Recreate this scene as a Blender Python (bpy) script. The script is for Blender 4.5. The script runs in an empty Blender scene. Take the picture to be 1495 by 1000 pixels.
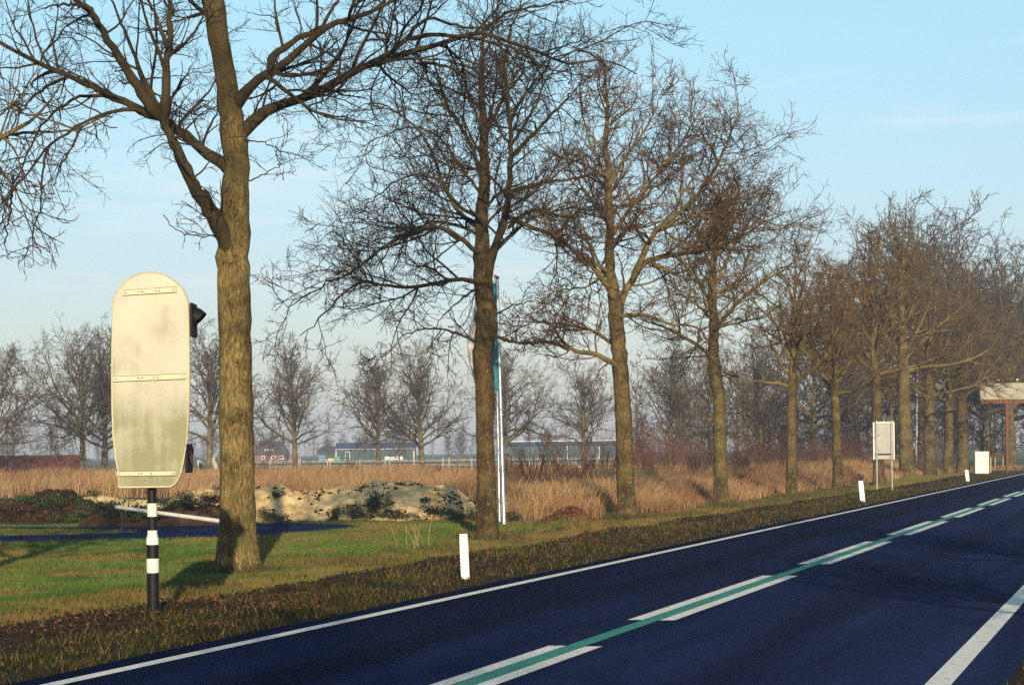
import bpy, math
import numpy as np
from mathutils import Matrix, Vector

RNG = np.random.default_rng(7)
SC = bpy.context.scene
COL = SC.collection

# ------------------------------------------------------------------ camera model
F, H = 3000.0, 1.9                       # focal length in photo pixels, eye height in metres
PHI = math.atan(0.0122)                  # the photograph leans a little
CP, SP = math.cos(PHI), math.sin(PHI)
CX, CY = 747.5, 658.6
TH = math.atan(952.6 / F)                # road direction
CT, ST = math.cos(TH), math.sin(TH)

def ab(x, y):
    du, dv = x - CX, y - CY
    return du * CP - dv * SP, du * SP + dv * CP
def G(x, y):                             # photo pixel on flat ground -> X, Y
    a, b = ab(x, y)
    Y = F * H / b
    return a * Y / F, Y
def P(x, y, Y):                          # photo pixel at depth Y -> X, Y, Z
    a, b = ab(x, y)
    return np.array((a * Y / F, Y, H - b * Y / F))
def to_px(X, Y, Z):
    a = X * F / Y
    b = (H - Z) * F / Y
    return CX + a * CP + b * SP, CY - a * SP + b * CP
def dlat(X, Y): return X * CT - Y * ST   # distance across the road
def slon(X, Y): return X * ST + Y * CT   # distance along the road
def ds(d, s): return d * CT + s * ST, -d * ST + s * CT
def XG(x, Y):                            # X of a ground point at depth Y in photo column x
    b = F * H / Y
    y = CY + b - (x - CX) * SP
    return P(x, y, Y)[0]

cam = bpy.data.cameras.new("camera")
cam_o = bpy.data.objects.new("camera", cam)
COL.objects.link(cam_o)
cam_o.matrix_world = Matrix(((CP, SP, 0, 0), (0, 0, -1, 0), (-SP, CP, 0, H), (0, 0, 0, 1)))
cam.sensor_fit = 'HORIZONTAL'
cam.sensor_width = 36
cam.lens = F / 1495 * 36
cam.shift_y = (CY - 500) / 1495
cam.clip_start = 0.5
cam.clip_end = 6000
SC.camera = cam_o

# ------------------------------------------------------------------ light
SUN_EL = math.radians(18.0)
SH = np.array((-0.080, 1.0))             # direction in which shadows fall
SH = SH / np.linalg.norm(SH)
sun = bpy.data.lights.new("sun", 'SUN')
sun.energy = 4.4
sun.angle = math.radians(0.5)
sun.color = (1.0, 0.81, 0.56)
sun_o = bpy.data.objects.new("sun", sun)
COL.objects.link(sun_o)
ldir = Vector((SH[0] * math.cos(SUN_EL), SH[1] * math.cos(SUN_EL), -math.sin(SUN_EL)))
sun_o.rotation_euler = ldir.to_track_quat('-Z', 'Y').to_euler()
sun_o.location = (0, -20, 30)

w = bpy.data.worlds.new("World")
SC.world = w
w.use_nodes = True
nt = w.node_tree
nt.nodes.clear()
def N(t, typ, **kw):
    n = t.nodes.new(typ)
    for k, v in kw.items():
        if k.startswith('i_'):
            n.inputs[k[2:]].default_value = v
        else:
            setattr(n, k, v)
    return n
out = N(nt, 'ShaderNodeOutputWorld')
bg = N(nt, 'ShaderNodeBackground')
sky = N(nt, 'ShaderNodeTexSky', sky_type='NISHITA', sun_disc=False)
sky.sun_elevation = SUN_EL
sky.sun_rotation = math.atan2(-SH[0], -SH[1])
sky.air_density = 1.0
sky.dust_density = 0.4
sky.ozone_density = 1.2
tc = N(nt, 'ShaderNodeTexCoord')
mp = N(nt, 'ShaderNodeMapping')
mp.inputs['Scale'].default_value = (3.2, 3.2, 26)
nz = N(nt, 'ShaderNodeTexNoise')
nz.inputs['Scale'].default_value = 1.3
nz.inputs['Detail'].default_value = 7
nz.inputs['Roughness'].default_value = 0.62
cr = N(nt, 'ShaderNodeValToRGB')
cr.color_ramp.elements[0].position = 0.53
cr.color_ramp.elements[0].color = (0, 0, 0, 1)
cr.color_ramp.elements[1].position = 0.82
cr.color_ramp.elements[1].color = (0.6, 0.6, 0.6, 1)
mx = N(nt, 'ShaderNodeMixRGB', blend_type='MIX')
mx.inputs['Color2'].default_value = (6.2, 6.1, 5.9, 1)
tint = N(nt, 'ShaderNodeMixRGB', blend_type='MULTIPLY')
tint.inputs['Fac'].default_value = 1
L = nt.links.new
sxw = N(nt, 'ShaderNodeSeparateXYZ')
L(tc.outputs['Generated'], sxw.inputs['Vector'])
elr = N(nt, 'ShaderNodeValToRGB')            # earth-shadow dusk band low, clear cyan higher up
elr.color_ramp.elements[0].position = 0.0
elr.color_ramp.elements[0].color = (0.52, 0.485, 0.55, 1)
elr.color_ramp.elements[1].position = 0.24
elr.color_ramp.elements[1].color = (0.89, 1.03, 0.92, 1)
e_ = elr.color_ramp.elements.new(0.09)
e_.color = (0.64, 0.64, 0.69, 1)
L(sxw.outputs['Z'], elr.inputs['Fac'])
L(elr.outputs['Color'], tint.inputs['Color2'])
L(tc.outputs['Generated'], mp.inputs['Vector'])
L(mp.outputs['Vector'], nz.inputs['Vector'])
L(nz.outputs['Fac'], cr.inputs['Fac'])
L(sky.outputs['Color'], tint.inputs['Color1'])
L(tint.outputs['Color'], mx.inputs['Color1'])
L(cr.outputs['Color'], mx.inputs['Fac'])
L(mx.outputs['Color'], bg.inputs['Color'])
bg.inputs['Strength'].default_value = 0.11
L(bg.outputs['Background'], out.inputs['Surface'])

SC.view_settings.view_transform = 'Standard'
SC.view_settings.look = 'None'
SC.view_settings.exposure = 0.62
SC.view_settings.gamma = 1.0
SC.render.engine = 'CYCLES'
SC.cycles.max_bounces = 6
SC.cycles.diffuse_bounces = 3
SC.cycles.volume_bounces = 1
SC.cycles.transparent_max_bounces = 8
SC.cycles.use_denoising = False
SC.cycles.sample_clamp_indirect = 3.0
SC.cycles.sample_clamp_direct = 6.0

# ------------------------------------------------------------------ materials
MATS = {}
def mat(name, col, rough=0.8, col2=None, scale=4.0, stretch=(1, 1, 1), bump=0.0, metal=0.0,
        lo=0.35, hi=0.65, detail=6, spec=0.3, bscale=None, attr=None, trans=0.0):
    """Principled material: two colours mixed by noise in object space, optional bump and vertex colour."""
    m = bpy.data.materials.new(name)
    m.use_nodes = True
    t = m.node_tree
    b = t.nodes['Principled BSDF']
    b.inputs['Roughness'].default_value = rough
    b.inputs['Metallic'].default_value = metal
    b.inputs['Specular IOR Level'].default_value = spec
    l = t.links.new
    c = None
    tcn = N(t, 'ShaderNodeTexCoord')
    mpn = N(t, 'ShaderNodeMapping')
    mpn.inputs['Scale'].default_value = stretch
    l(tcn.outputs['Object'], mpn.inputs['Vector'])
    if col2 is not None:
        n1 = N(t, 'ShaderNodeTexNoise')
        n1.inputs['Scale'].default_value = scale
        n1.inputs['Detail'].default_value = detail
        n1.inputs['Roughness'].default_value = 0.6
        l(mpn.outputs['Vector'], n1.inputs['Vector'])
        r = N(t, 'ShaderNodeValToRGB')
        r.color_ramp.elements[0].position = lo
        r.color_ramp.elements[1].position = hi
        r.color_ramp.elements[0].color = (*col, 1)
        r.color_ramp.elements[1].color = (*col2, 1)
        l(n1.outputs['Fac'], r.inputs['Fac'])
        c = r.outputs['Color']
    if attr:
        a = N(t, 'ShaderNodeAttribute', attribute_name=attr)
        if c is None:
            c = a.outputs['Color']
        else:
            mm = N(t, 'ShaderNodeMixRGB', blend_type='MULTIPLY')
            mm.inputs['Fac'].default_value = 1
            l(c, mm.inputs['Color1'])
            l(a.outputs['Color'], mm.inputs['Color2'])
            c = mm.outputs['Color']
    if c is None:
        b.inputs['Base Color'].default_value = (*col, 1)
    else:
        l(c, b.inputs['Base Color'])
    if bump:
        n2 = N(t, 'ShaderNodeTexNoise')
        n2.inputs['Scale'].default_value = bscale or scale * 2.5
        n2.inputs['Detail'].default_value = 5
        l(mpn.outputs['Vector'], n2.inputs['Vector'])
        bp = N(t, 'ShaderNodeBump')
        bp.inputs['Strength'].default_value = bump
        bp.inputs['Distance'].default_value = 0.03
        l(n2.outputs['Fac'], bp.inputs['Height'])
        l(bp.outputs['Normal'], b.inputs['Normal'])
    if trans:
        b.inputs['Transmission Weight'].default_value = 0
        tr = N(t, 'ShaderNodeBsdfTranslucent')
        ms = N(t, 'ShaderNodeMixShader')
        ms.inputs['Fac'].default_value = trans
        o = t.nodes['Material Output']
        if c is None:
            tr.inputs['Color'].default_value = (*col, 1)
        else:
            l(c, tr.inputs['Color'])
        l(b.outputs['BSDF'], ms.inputs[1])
        l(tr.outputs['BSDF'], ms.inputs[2])
        l(ms.outputs['Shader'], o.inputs['Surface'])
    MATS[name] = m
    return m

def bark_mat(name, thick_a, thick_b, mid, thin, streak=9.0, fiss=1.0, rmin=0.10, rmax=0.2):
    """Bark: fissured light and dark ridges on thick wood, plainer and redder towards the twigs."""
    m = bpy.data.materials.new(name)
    m.use_nodes = True
    t = m.node_tree
    b = t.nodes['Principled BSDF']
    b.inputs['Roughness'].default_value = 0.9
    b.inputs['Specular IOR Level'].default_value = 0.15
    l = t.links.new
    tcn = N(t, 'ShaderNodeTexCoord')
    mpn = N(t, 'ShaderNodeMapping')
    mpn.inputs['Scale'].default_value = (1, 1, 0.20)
    l(tcn.outputs['Object'], mpn.inputs['Vector'])
    n1 = N(t, 'ShaderNodeTexNoise')
    n1.inputs['Scale'].default_value = streak * 4.4
    n1.inputs['Detail'].default_value = 8
    n1.inputs['Roughness'].default_value = 0.65
    n1.inputs['Distortion'].default_value = 0.6
    l(mpn.outputs['Vector'], n1.inputs['Vector'])
    r = N(t, 'ShaderNodeValToRGB')
    r.color_ramp.elements[0].position = 0.40
    r.color_ramp.elements[1].position = 0.66
    r.color_ramp.elements[0].color = (*thick_b, 1)
    r.color_ramp.elements[1].color = (*thick_a, 1)
    l(n1.outputs['Fac'], r.inputs['Fac'])
    # blotches of moss, lichen and damp
    n3 = N(t, 'ShaderNodeTexNoise')
    n3.inputs['Scale'].default_value = 1.7
    n3.inputs['Detail'].default_value = 6
    n3.inputs['Roughness'].default_value = 0.65
    l(tcn.outputs['Object'], n3.inputs['Vector'])
    r3 = N(t, 'ShaderNodeValToRGB')
    r3.color_ramp.elements[0].position = 0.40
    r3.color_ramp.elements[1].position = 0.60
    r3.color_ramp.elements[0].color = (0.45, 0.43, 0.38, 1)
    r3.color_ramp.elements[1].color = (1.12, 1.10, 0.98, 1)
    l(n3.outputs['Fac'], r3.inputs['Fac'])
    mb = N(t, 'ShaderNodeMixRGB', blend_type='MULTIPLY')
    mb.inputs['Fac'].default_value = 1
    l(r.outputs['Color'], mb.inputs['Color1'])
    l(r3.outputs['Color'], mb.inputs['Color2'])
    at = N(t, 'ShaderNodeAttribute', attribute_name='rad')
    r2 = N(t, 'ShaderNodeMapRange')
    r2.inputs['From Min'].default_value = rmin
    r2.inputs['From Max'].default_value = rmax
    l(at.outputs['Fac'], r2.inputs['Value'])
    r4 = N(t, 'ShaderNodeMapRange')
    r4.inputs['From Min'].default_value = 0.006
    r4.inputs['From Max'].default_value = 0.03
    l(at.outputs['Fac'], r4.inputs['Value'])
    m1 = N(t, 'ShaderNodeMixRGB')
    m1.inputs['Color1'].default_value = (*thin, 1)
    m1.inputs['Color2'].default_value = (*mid, 1)
    l(r4.outputs['Result'], m1.inputs['Fac'])
    mb2 = N(t, 'ShaderNodeMixRGB', blend_type='MULTIPLY')
    mb2.inputs['Fac'].default_value = 0.8
    l(m1.outputs['Color'], mb2.inputs['Color1'])
    l(r3.outputs['Color'], mb2.inputs['Color2'])
    n6 = N(t, 'ShaderNodeTexNoise'); n6.inputs['Scale'].default_value = 2.3; n6.inputs['Detail'].default_value = 7; n6.inputs['Roughness'].default_value = 0.7
    mo = N(t, 'ShaderNodeMapping'); mo.inputs['Location'].default_value = (4, 2, 7); l(tcn.outputs['Object'], mo.inputs['Vector']); l(mo.outputs['Vector'], n6.inputs['Vector'])
    r6 = N(t, 'ShaderNodeMapRange'); r6.inputs['From Min'].default_value = 0.50; r6.inputs['From Max'].default_value = 0.70; r6.inputs['To Max'].default_value = 0.55; l(n6.outputs['Fac'], r6.inputs['Value'])
    m6 = N(t, 'ShaderNodeMixRGB'); l(r6.outputs['Result'], m6.inputs['Fac']); l(mb.outputs['Color'], m6.inputs['Color1']); m6.inputs['Color2'].default_value = (0.13, 0.13, 0.045, 1)
    n7 = N(t, 'ShaderNodeTexNoise'); n7.inputs['Scale'].default_value = 17; n7.inputs['Detail'].default_value = 3; l(tcn.outputs['Object'], n7.inputs['Vector'])
    r7 = N(t, 'ShaderNodeMapRange'); r7.inputs['From Min'].default_value = 0.66; r7.inputs['From Max'].default_value = 0.72; r7.inputs['To Max'].default_value = 0.6; l(n7.outputs['Fac'], r7.inputs['Value'])
    m7 = N(t, 'ShaderNodeMixRGB'); l(r7.outputs['Result'], m7.inputs['Fac']); l(m6.outputs['Color'], m7.inputs['Color1']); m7.inputs['Color2'].default_value = (0.42, 0.38, 0.24, 1)
    mb = m7
    m2 = N(t, 'ShaderNodeMixRGB')
    l(r2.outputs['Result'], m2.inputs['Fac'])
    l(mb2.outputs['Color'], m2.inputs['Color1'])
    l(mb.outputs['Color'], m2.inputs['Color2'])
    l(m2.outputs['Color'], b.inputs['Base Color'])
    bp = N(t, 'ShaderNodeBump')
    bp.inputs['Strength'].default_value = 0.9 * fiss
    bp.inputs['Distance'].default_value = 0.03
    l(n1.outputs['Fac'], bp.inputs['Height'])
    l(bp.outputs['Normal'], b.inputs['Normal'])
    return m

BARK = bark_mat('oak_bark', (0.31, 0.235, 0.105), (0.075, 0.052, 0.022), (0.048, 0.037, 0.019), (0.050, 0.036, 0.029), rmin=0.15, rmax=0.26)  # limbs darker than the trunk: bark tone with crown shade put into colour
BARK_B = bark_mat('old_oak_bark', (0.185, 0.128, 0.058), (0.055, 0.038, 0.020), (0.150, 0.115, 0.046), (0.135, 0.080, 0.046))
BARK_C = bark_mat('mossy_oak_bark', (0.20, 0.15, 0.065), (0.065, 0.048, 0.022), (0.165, 0.14, 0.055), (0.125, 0.090, 0.047))
BARK_D = bark_mat('dark_oak_bark', (0.16, 0.105, 0.046), (0.045, 0.030, 0.016), (0.070, 0.054, 0.026), (0.060, 0.042, 0.031))  # second oak: brown bark, its backlit darkness put into limb and twig colours
BARK_FAR = bark_mat('field_tree_bark', (0.22, 0.18, 0.10), (0.11, 0.085, 0.05), (0.12, 0.098, 0.055), (0.105, 0.075, 0.055), fiss=0.4)
BARK_SHRUB = bark_mat('shrub_bark', (0.16, 0.10, 0.07), (0.1, 0.06, 0.045), (0.13, 0.075, 0.05), (0.14, 0.07, 0.05), fiss=0.2)

# ------------------------------------------------------------------ object helpers
def tag(o, label=None, cat=None, group=None, kind=None):
    if label: o['label'] = label
    if cat: o['category'] = cat
    if group: o['group'] = group
    if kind: o['kind'] = kind
    return o
def empty(name, loc, label, cat, group=None, rz=0):
    o = bpy.data.objects.new(name, None)
    o.empty_display_size = 0.3
    COL.objects.link(o)
    o.location = loc
    o.rotation_euler = (0, 0, rz)
    return tag(o, label, cat, group)
def link(name, me, parent=None, m=None, loc=None):
    o = bpy.data.objects.new(name, me)
    COL.objects.link(o)
    if m is not None and not me.materials:
        me.materials.append(m)
    if parent: o.parent = parent
    if loc is not None: o.location = loc
    return o
def np_mesh(name, V, faces, k, smooth=False, attrs=None):
    """V (n,3), faces (m,k) -> mesh"""
    V = np.ascontiguousarray(V, dtype=np.float32)
    faces = np.ascontiguousarray(faces, dtype=np.int32)
    me = bpy.data.meshes.new(name)
    me.vertices.add(len(V))
    me.vertices.foreach_set('co', V.ravel())
    me.loops.add(faces.size)
    me.loops.foreach_set('vertex_index', faces.ravel())
    me.polygons.add(len(faces))
    me.polygons.foreach_set('loop_start', np.arange(0, faces.size, k, dtype=np.int32))
    me.polygons.foreach_set('loop_total', np.full(len(faces), k, dtype=np.int32))
    if smooth:
        me.polygons.foreach_set('use_smooth', np.ones(len(faces), dtype=bool))
    for an, (typ, arr) in (attrs or {}).items():
        a = me.attributes.new(an, typ, 'POINT')
        arr = np.ascontiguousarray(arr, dtype=np.float32)
        a.data.foreach_set('color' if typ == 'FLOAT_COLOR' else 'value', arr.ravel())
    me.update(calc_edges=True)
    return me
class MB:
    """collects boxes, tubes and prisms into one mesh"""
    def __init__(s): s.v, s.f = [], []
    def add(s, v, f):
        o = len(s.v)
        s.v += [tuple(map(float, p)) for p in v]
        s.f += [tuple(i + o for i in q) for q in f]
        return s
    def box(s, x0, x1, y0, y1, z0, z1, bev=0.0):
        if bev <= 0:
            v = [(x, y, z) for z in (z0, z1) for y in (y0, y1) for x in (x0, x1)]
            return s.add(v, [(0, 2, 3, 1), (4, 5, 7, 6), (0, 1, 5, 4), (2, 6, 7, 3), (0, 4, 6, 2), (1, 3, 7, 5)])
        b = bev
        prof = [(x0 + b, y0), (x1 - b, y0), (x1, y0 + b), (x1, y1 - b), (x1 - b, y1), (x0 + b, y1), (x0, y1 - b), (x0, y0 + b)]
        inn = [(min(max(x, x0 + b), x1 - b), min(max(y, y0 + b), y1 - b)) for x, y in prof]
        rings = [(inn, z0), (prof, z0 + b), (prof, z1 - b), (inn, z1)]
        v = [(x, y, z) for pr, z in rings for x, y in pr]
        f = [tuple(range(7, -1, -1)), tuple(range(24, 32))]
        for r in range(3):
            for i in range(8):
                j = (i + 1) % 8
                f.append((r * 8 + i, r * 8 + j, r * 8 + 8 + j, r * 8 + 8 + i))
        return s.add(v, f)
    def tube(s, p, q, r, r2=None, k=12, cap=True):
        p, q = Vector(p), Vector(q)
        r2 = r if r2 is None else r2
        d = (q - p).normalized()
        a = d.orthogonal().normalized()
        b = d.cross(a)
        v = []
        for c, rr in ((p, r), (q, r2)):
            for i in range(k):
                t = 2 * math.pi * i / k
                v.append(c + a * math.cos(t) * rr + b * math.sin(t) * rr)
        f = [(i, (i + 1) % k, k + (i + 1) % k, k + i) for i in range(k)]
        if cap: f += [tuple(range(k - 1, -1, -1)), tuple(range(k, 2 * k))]
        return s.add(v, f)
    def lathe(s, prof, c=(0, 0), k=24):
        """prof: list of (r, z) from bottom to top"""
        v = []
        for r, z in prof:
            for i in range(k):
                t = 2 * math.pi * i / k
                v.append((c[0] + r * math.cos(t), c[1] + r * math.sin(t), z))
        f = []
        for j in range(len(prof) - 1):
            for i in range(k):
                i2 = (i + 1) % k
                f.append((j * k + i, j * k + i2, (j + 1) * k + i2, (j + 1) * k + i))
        f += [tuple(range(k - 1, -1, -1)), tuple(range((len(prof) - 1) * k, len(prof) * k))]
        return s.add(v, f)
    def prism(s, poly, y0, y1):
        """polygon in x,z pulled from y0 to y1"""
        n = len(poly)
        v = [(x, y0, z) for x, z in poly] + [(x, y1, z) for x, z in poly]
        f = [tuple(range(n)), tuple(range(2 * n - 1, n - 1, -1))]
        f += [((i + 1) % n, i, n + i, n + (i + 1) % n) for i in range(n)]
        return s.add(v, f)
    def build(s, name, m, parent=None, smooth=False, loc=None):
        me = bpy.data.meshes.new(name)
        me.from_pydata(s.v, [], s.f)
        if smooth:
            me.polygons.foreach_set('use_smooth', np.ones(len(me.polygons), dtype=bool))
            try: me.set_sharp_from_angle(angle=math.radians(35))
            except Exception: pass
        me.update()
        return link(name, me, parent, m, loc)

# ------------------------------------------------------------------ value noise (for layout)
_NT = np.random.default_rng(3).random((256, 256))
def vnoise(x, y, sc=1.0, oct=3):
    x, y = np.asarray(x, float) * sc, np.asarray(y, float) * sc
    tot, amp, nrm = 0.0, 1.0, 0.0
    for o in range(oct):
        xi, yi = np.floor(x).astype(int), np.floor(y).astype(int)
        fx, fy = x - xi, y - yi
        fx, fy = fx * fx * (3 - 2 * fx), fy * fy * (3 - 2 * fy)
        g = lambda a, b: _NT[(xi + a + 37 * o) % 256, (yi + b + 91 * o) % 256]
        tot = tot + amp * ((g(0, 0) * (1 - fx) + g(1, 0) * fx) * (1 - fy) + (g(0, 1) * (1 - fx) + g(1, 1) * fx) * fy)
        nrm += amp
        amp *= 0.5
        x, y = x * 2.03, y * 2.03
    return tot / nrm
def sstep(a, b, x):
    t = np.clip((np.asarray(x, float) - a) / (b - a), 0, 1)
    return t * t * (3 - 2 * t)
def inside(poly, X, Y):
    r = np.zeros(np.shape(X), bool)
    n = len(poly)
    for i in range(n):
        (x1, y1), (x2, y2) = poly[i], poly[(i + 1) % n]
        if y1 == y2: continue
        c = ((y1 > Y) != (y2 > Y)) & (X < (x2 - x1) * (Y - y1) / (y2 - y1) + x1)
        r ^= c
    return r

# ------------------------------------------------------------------ ground
D_L = float(dlat(*G(120, 995)))          # left edge line
D_R = float(dlat(*G(1374, 1000)))        # right edge line
D_C = float(dlat(*G(691, 1000)))         # centre of the green stripe
R0, R1 = D_L - 0.42, D_R + 0.50          # asphalt
D_SOIL = float(dlat(*G(500, 846)))
D_TREE = float(dlat(*G(347, 835)))

DRIVE_PX = [(-160, 770), (100, 769.5), (200, 769), (330, 765), (420, 764), (500, 766), (535, 770), (500, 774), (400, 781), (330, 785),
            (200, 788), (100, 790.5), (-160, 796), (-160, 784.5), (100, 781), (205, 777), (100, 773.5), (-160, 773)]
DRIVE = [G(*p) for p in DRIVE_PX]

def soil_w(X, Y):                         # strip of turned earth along the verge
    d, s = dlat(X, Y), slon(X, Y)
    c = D_SOIL + 0.5 * (vnoise(s * 0 + 3, s, 0.15, 2) - 0.5) + 0.25 * (vnoise(d, s, 0.9, 2) - 0.5)
    wd = 0.28 + 0.35 * vnoise(s * 0 + 9, s, 0.35, 2)
    wd = wd + 0.35 * sstep(30, 22, Y)
    return sstep(wd, wd * 0.45, np.abs(d - c))
def ground_z(X, Y):
    X, Y = np.asarray(X, float), np.asarray(Y, float)
    d = dlat(X, Y)
    near = sstep(R0 - 0.15, R0 - 1.8, d) * sstep(260, 120, Y)
    z = -0.005 + near * (0.16 * (vnoise(X, Y, 0.22, 3) - 0.5) + 0.05 * (vnoise(X, Y, 1.4, 2) - 0.5))
    z = z + near * 0.05 * soil_w(X, Y)
    # driveway lies level
    lv = sstep(42.0, 44.5, Y) * sstep(61, 58.5, Y) * sstep(-2.2, -4.2, X)
    z = z * (1 - lv) + (-0.005) * lv
    # grassy hump beside the flagpoles
    hx, hy = G(835, 772)
    z = z + 0.30 * np.exp(-(((X - hx) / 0.85) ** 2 + ((Y - hy) / 2.5) ** 2))
    return z

def axis(pts):
    o = []
    for a, b, st in pts:
        o += list(np.arange(a, b, st))
    return np.array(o + [pts[-1][1]])
gx = axis([(-1500, -300, 150), (-300, -60, 20), (-60, -24, 2), (-24, 24, 0.3), (24, 60, 2), (60, 300, 20), (300, 1500, 150)])
gy = axis([(-150, -20, 20), (-20, 6, 2), (6, 70, 0.3), (70, 160, 1.0), (160, 400, 10), (400, 1900, 100)])
GX, GY = np.meshgrid(gx, gy)
GZ = ground_z(GX, GY)
nx, ny = len(gx), len(gy)
ii = np.arange(nx * ny).reshape(ny, nx)
quads = np.stack([ii[:-1, :-1], ii[:-1, 1:], ii[1:, 1:], ii[1:, :-1]], -1).reshape(-1, 4)
d_ = dlat(GX, GY)
soil = soil_w(GX, GY)
STRAW_PX = [(-400, 727), (330, 727), (690, 738), (742, 762), (800, 760), (868, 774), (905, 764), (960, 753), (1050, 738), (1100, 730),
            (1155, 723), (1226, 711), (1290, 703), (1350, 694), (1420, 689)]
STRAW = [G(*p) for p in STRAW_PX] + [(60, 175), (-120, 175)]
ins = inside(STRAW, GX, GY).astype(float)
base = np.zeros((ny, nx, 3))
lawn = np.array((0.055, 0.078, 0.018))
verge = np.array((0.028, 0.020, 0.010))
earth = np.array((0.036, 0.022, 0.014))
straw = np.array((0.22, 0.135, 0.062))
field = np.array((0.11, 0.135, 0.05))
t = sstep(D_SOIL - 2.2, D_SOIL, d_)[..., None]
base[:] = lawn * (1 - t) + verge * t
base = base * (1 - soil[..., None]) + earth * soil[..., None]
base = np.where(ins[..., None] > 0, straw, base)
far = sstep(165, 180, GY)[..., None]
base = base * (1 - far) + field * far
rgba = np.concatenate([base, np.ones((ny, nx, 1))], -1)
gme = np_mesh('ground', np.stack([GX, GY, GZ], -1).reshape(-1, 3), quads, 4, True, {'tone': ('FLOAT_COLOR', rgba.reshape(-1, 4))})
M_GROUND = mat('ground_soil', (0.55, 0.55, 0.55), 0.95, (1.35, 1.3, 1.2), scale=2.2, bump=0.9, bscale=14, attr='tone', spec=0.1, detail=9)
tag(link('ground', gme, None, M_GROUND), kind='structure')

# ------------------------------------------------------------------ road
def strip(name, d0, d1, s0, s1, z, m, thick=0.0, wob=0.0):
    n = max(2, int((s1 - s0) / 1.5)) if s1 - s0 < 400 else 500
    s = s0 + (s1 - s0) * np.linspace(0, 1, n) ** (1 if s1 - s0 < 400 else 1.6)
    e = wob * (vnoise(s, s * 0, 0.9, 3) - 0.5)
    A = np.stack([*ds(d0 + e, s), np.full(n, z)], -1)
    B = np.stack([*ds(np.full(n, d1), s), np.full(n, z)], -1)
    V = [A, B]
    f = [np.stack([np.arange(n - 1), n + np.arange(n - 1), n + 1 + np.arange(n - 1), 1 + np.arange(n - 1)], -1)]
    if thick:
        A2, B2 = A.copy(), B.copy()
        A2[:, 2] -= thick; B2[:, 2] -= thick
        V += [A2, B2]
        i = np.arange(n - 1)
        f.append(np.stack([2 * n + i, i, i + 1, 2 * n + i + 1], -1))
        f.append(np.stack([n + i, 3 * n + i, 3 * n + i + 1, n + i + 1], -1))
    me = np_mesh(name, np.concatenate(V), np.concatenate(f), 4)
    return tag(link(name, me, None, m), kind='structure')

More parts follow.
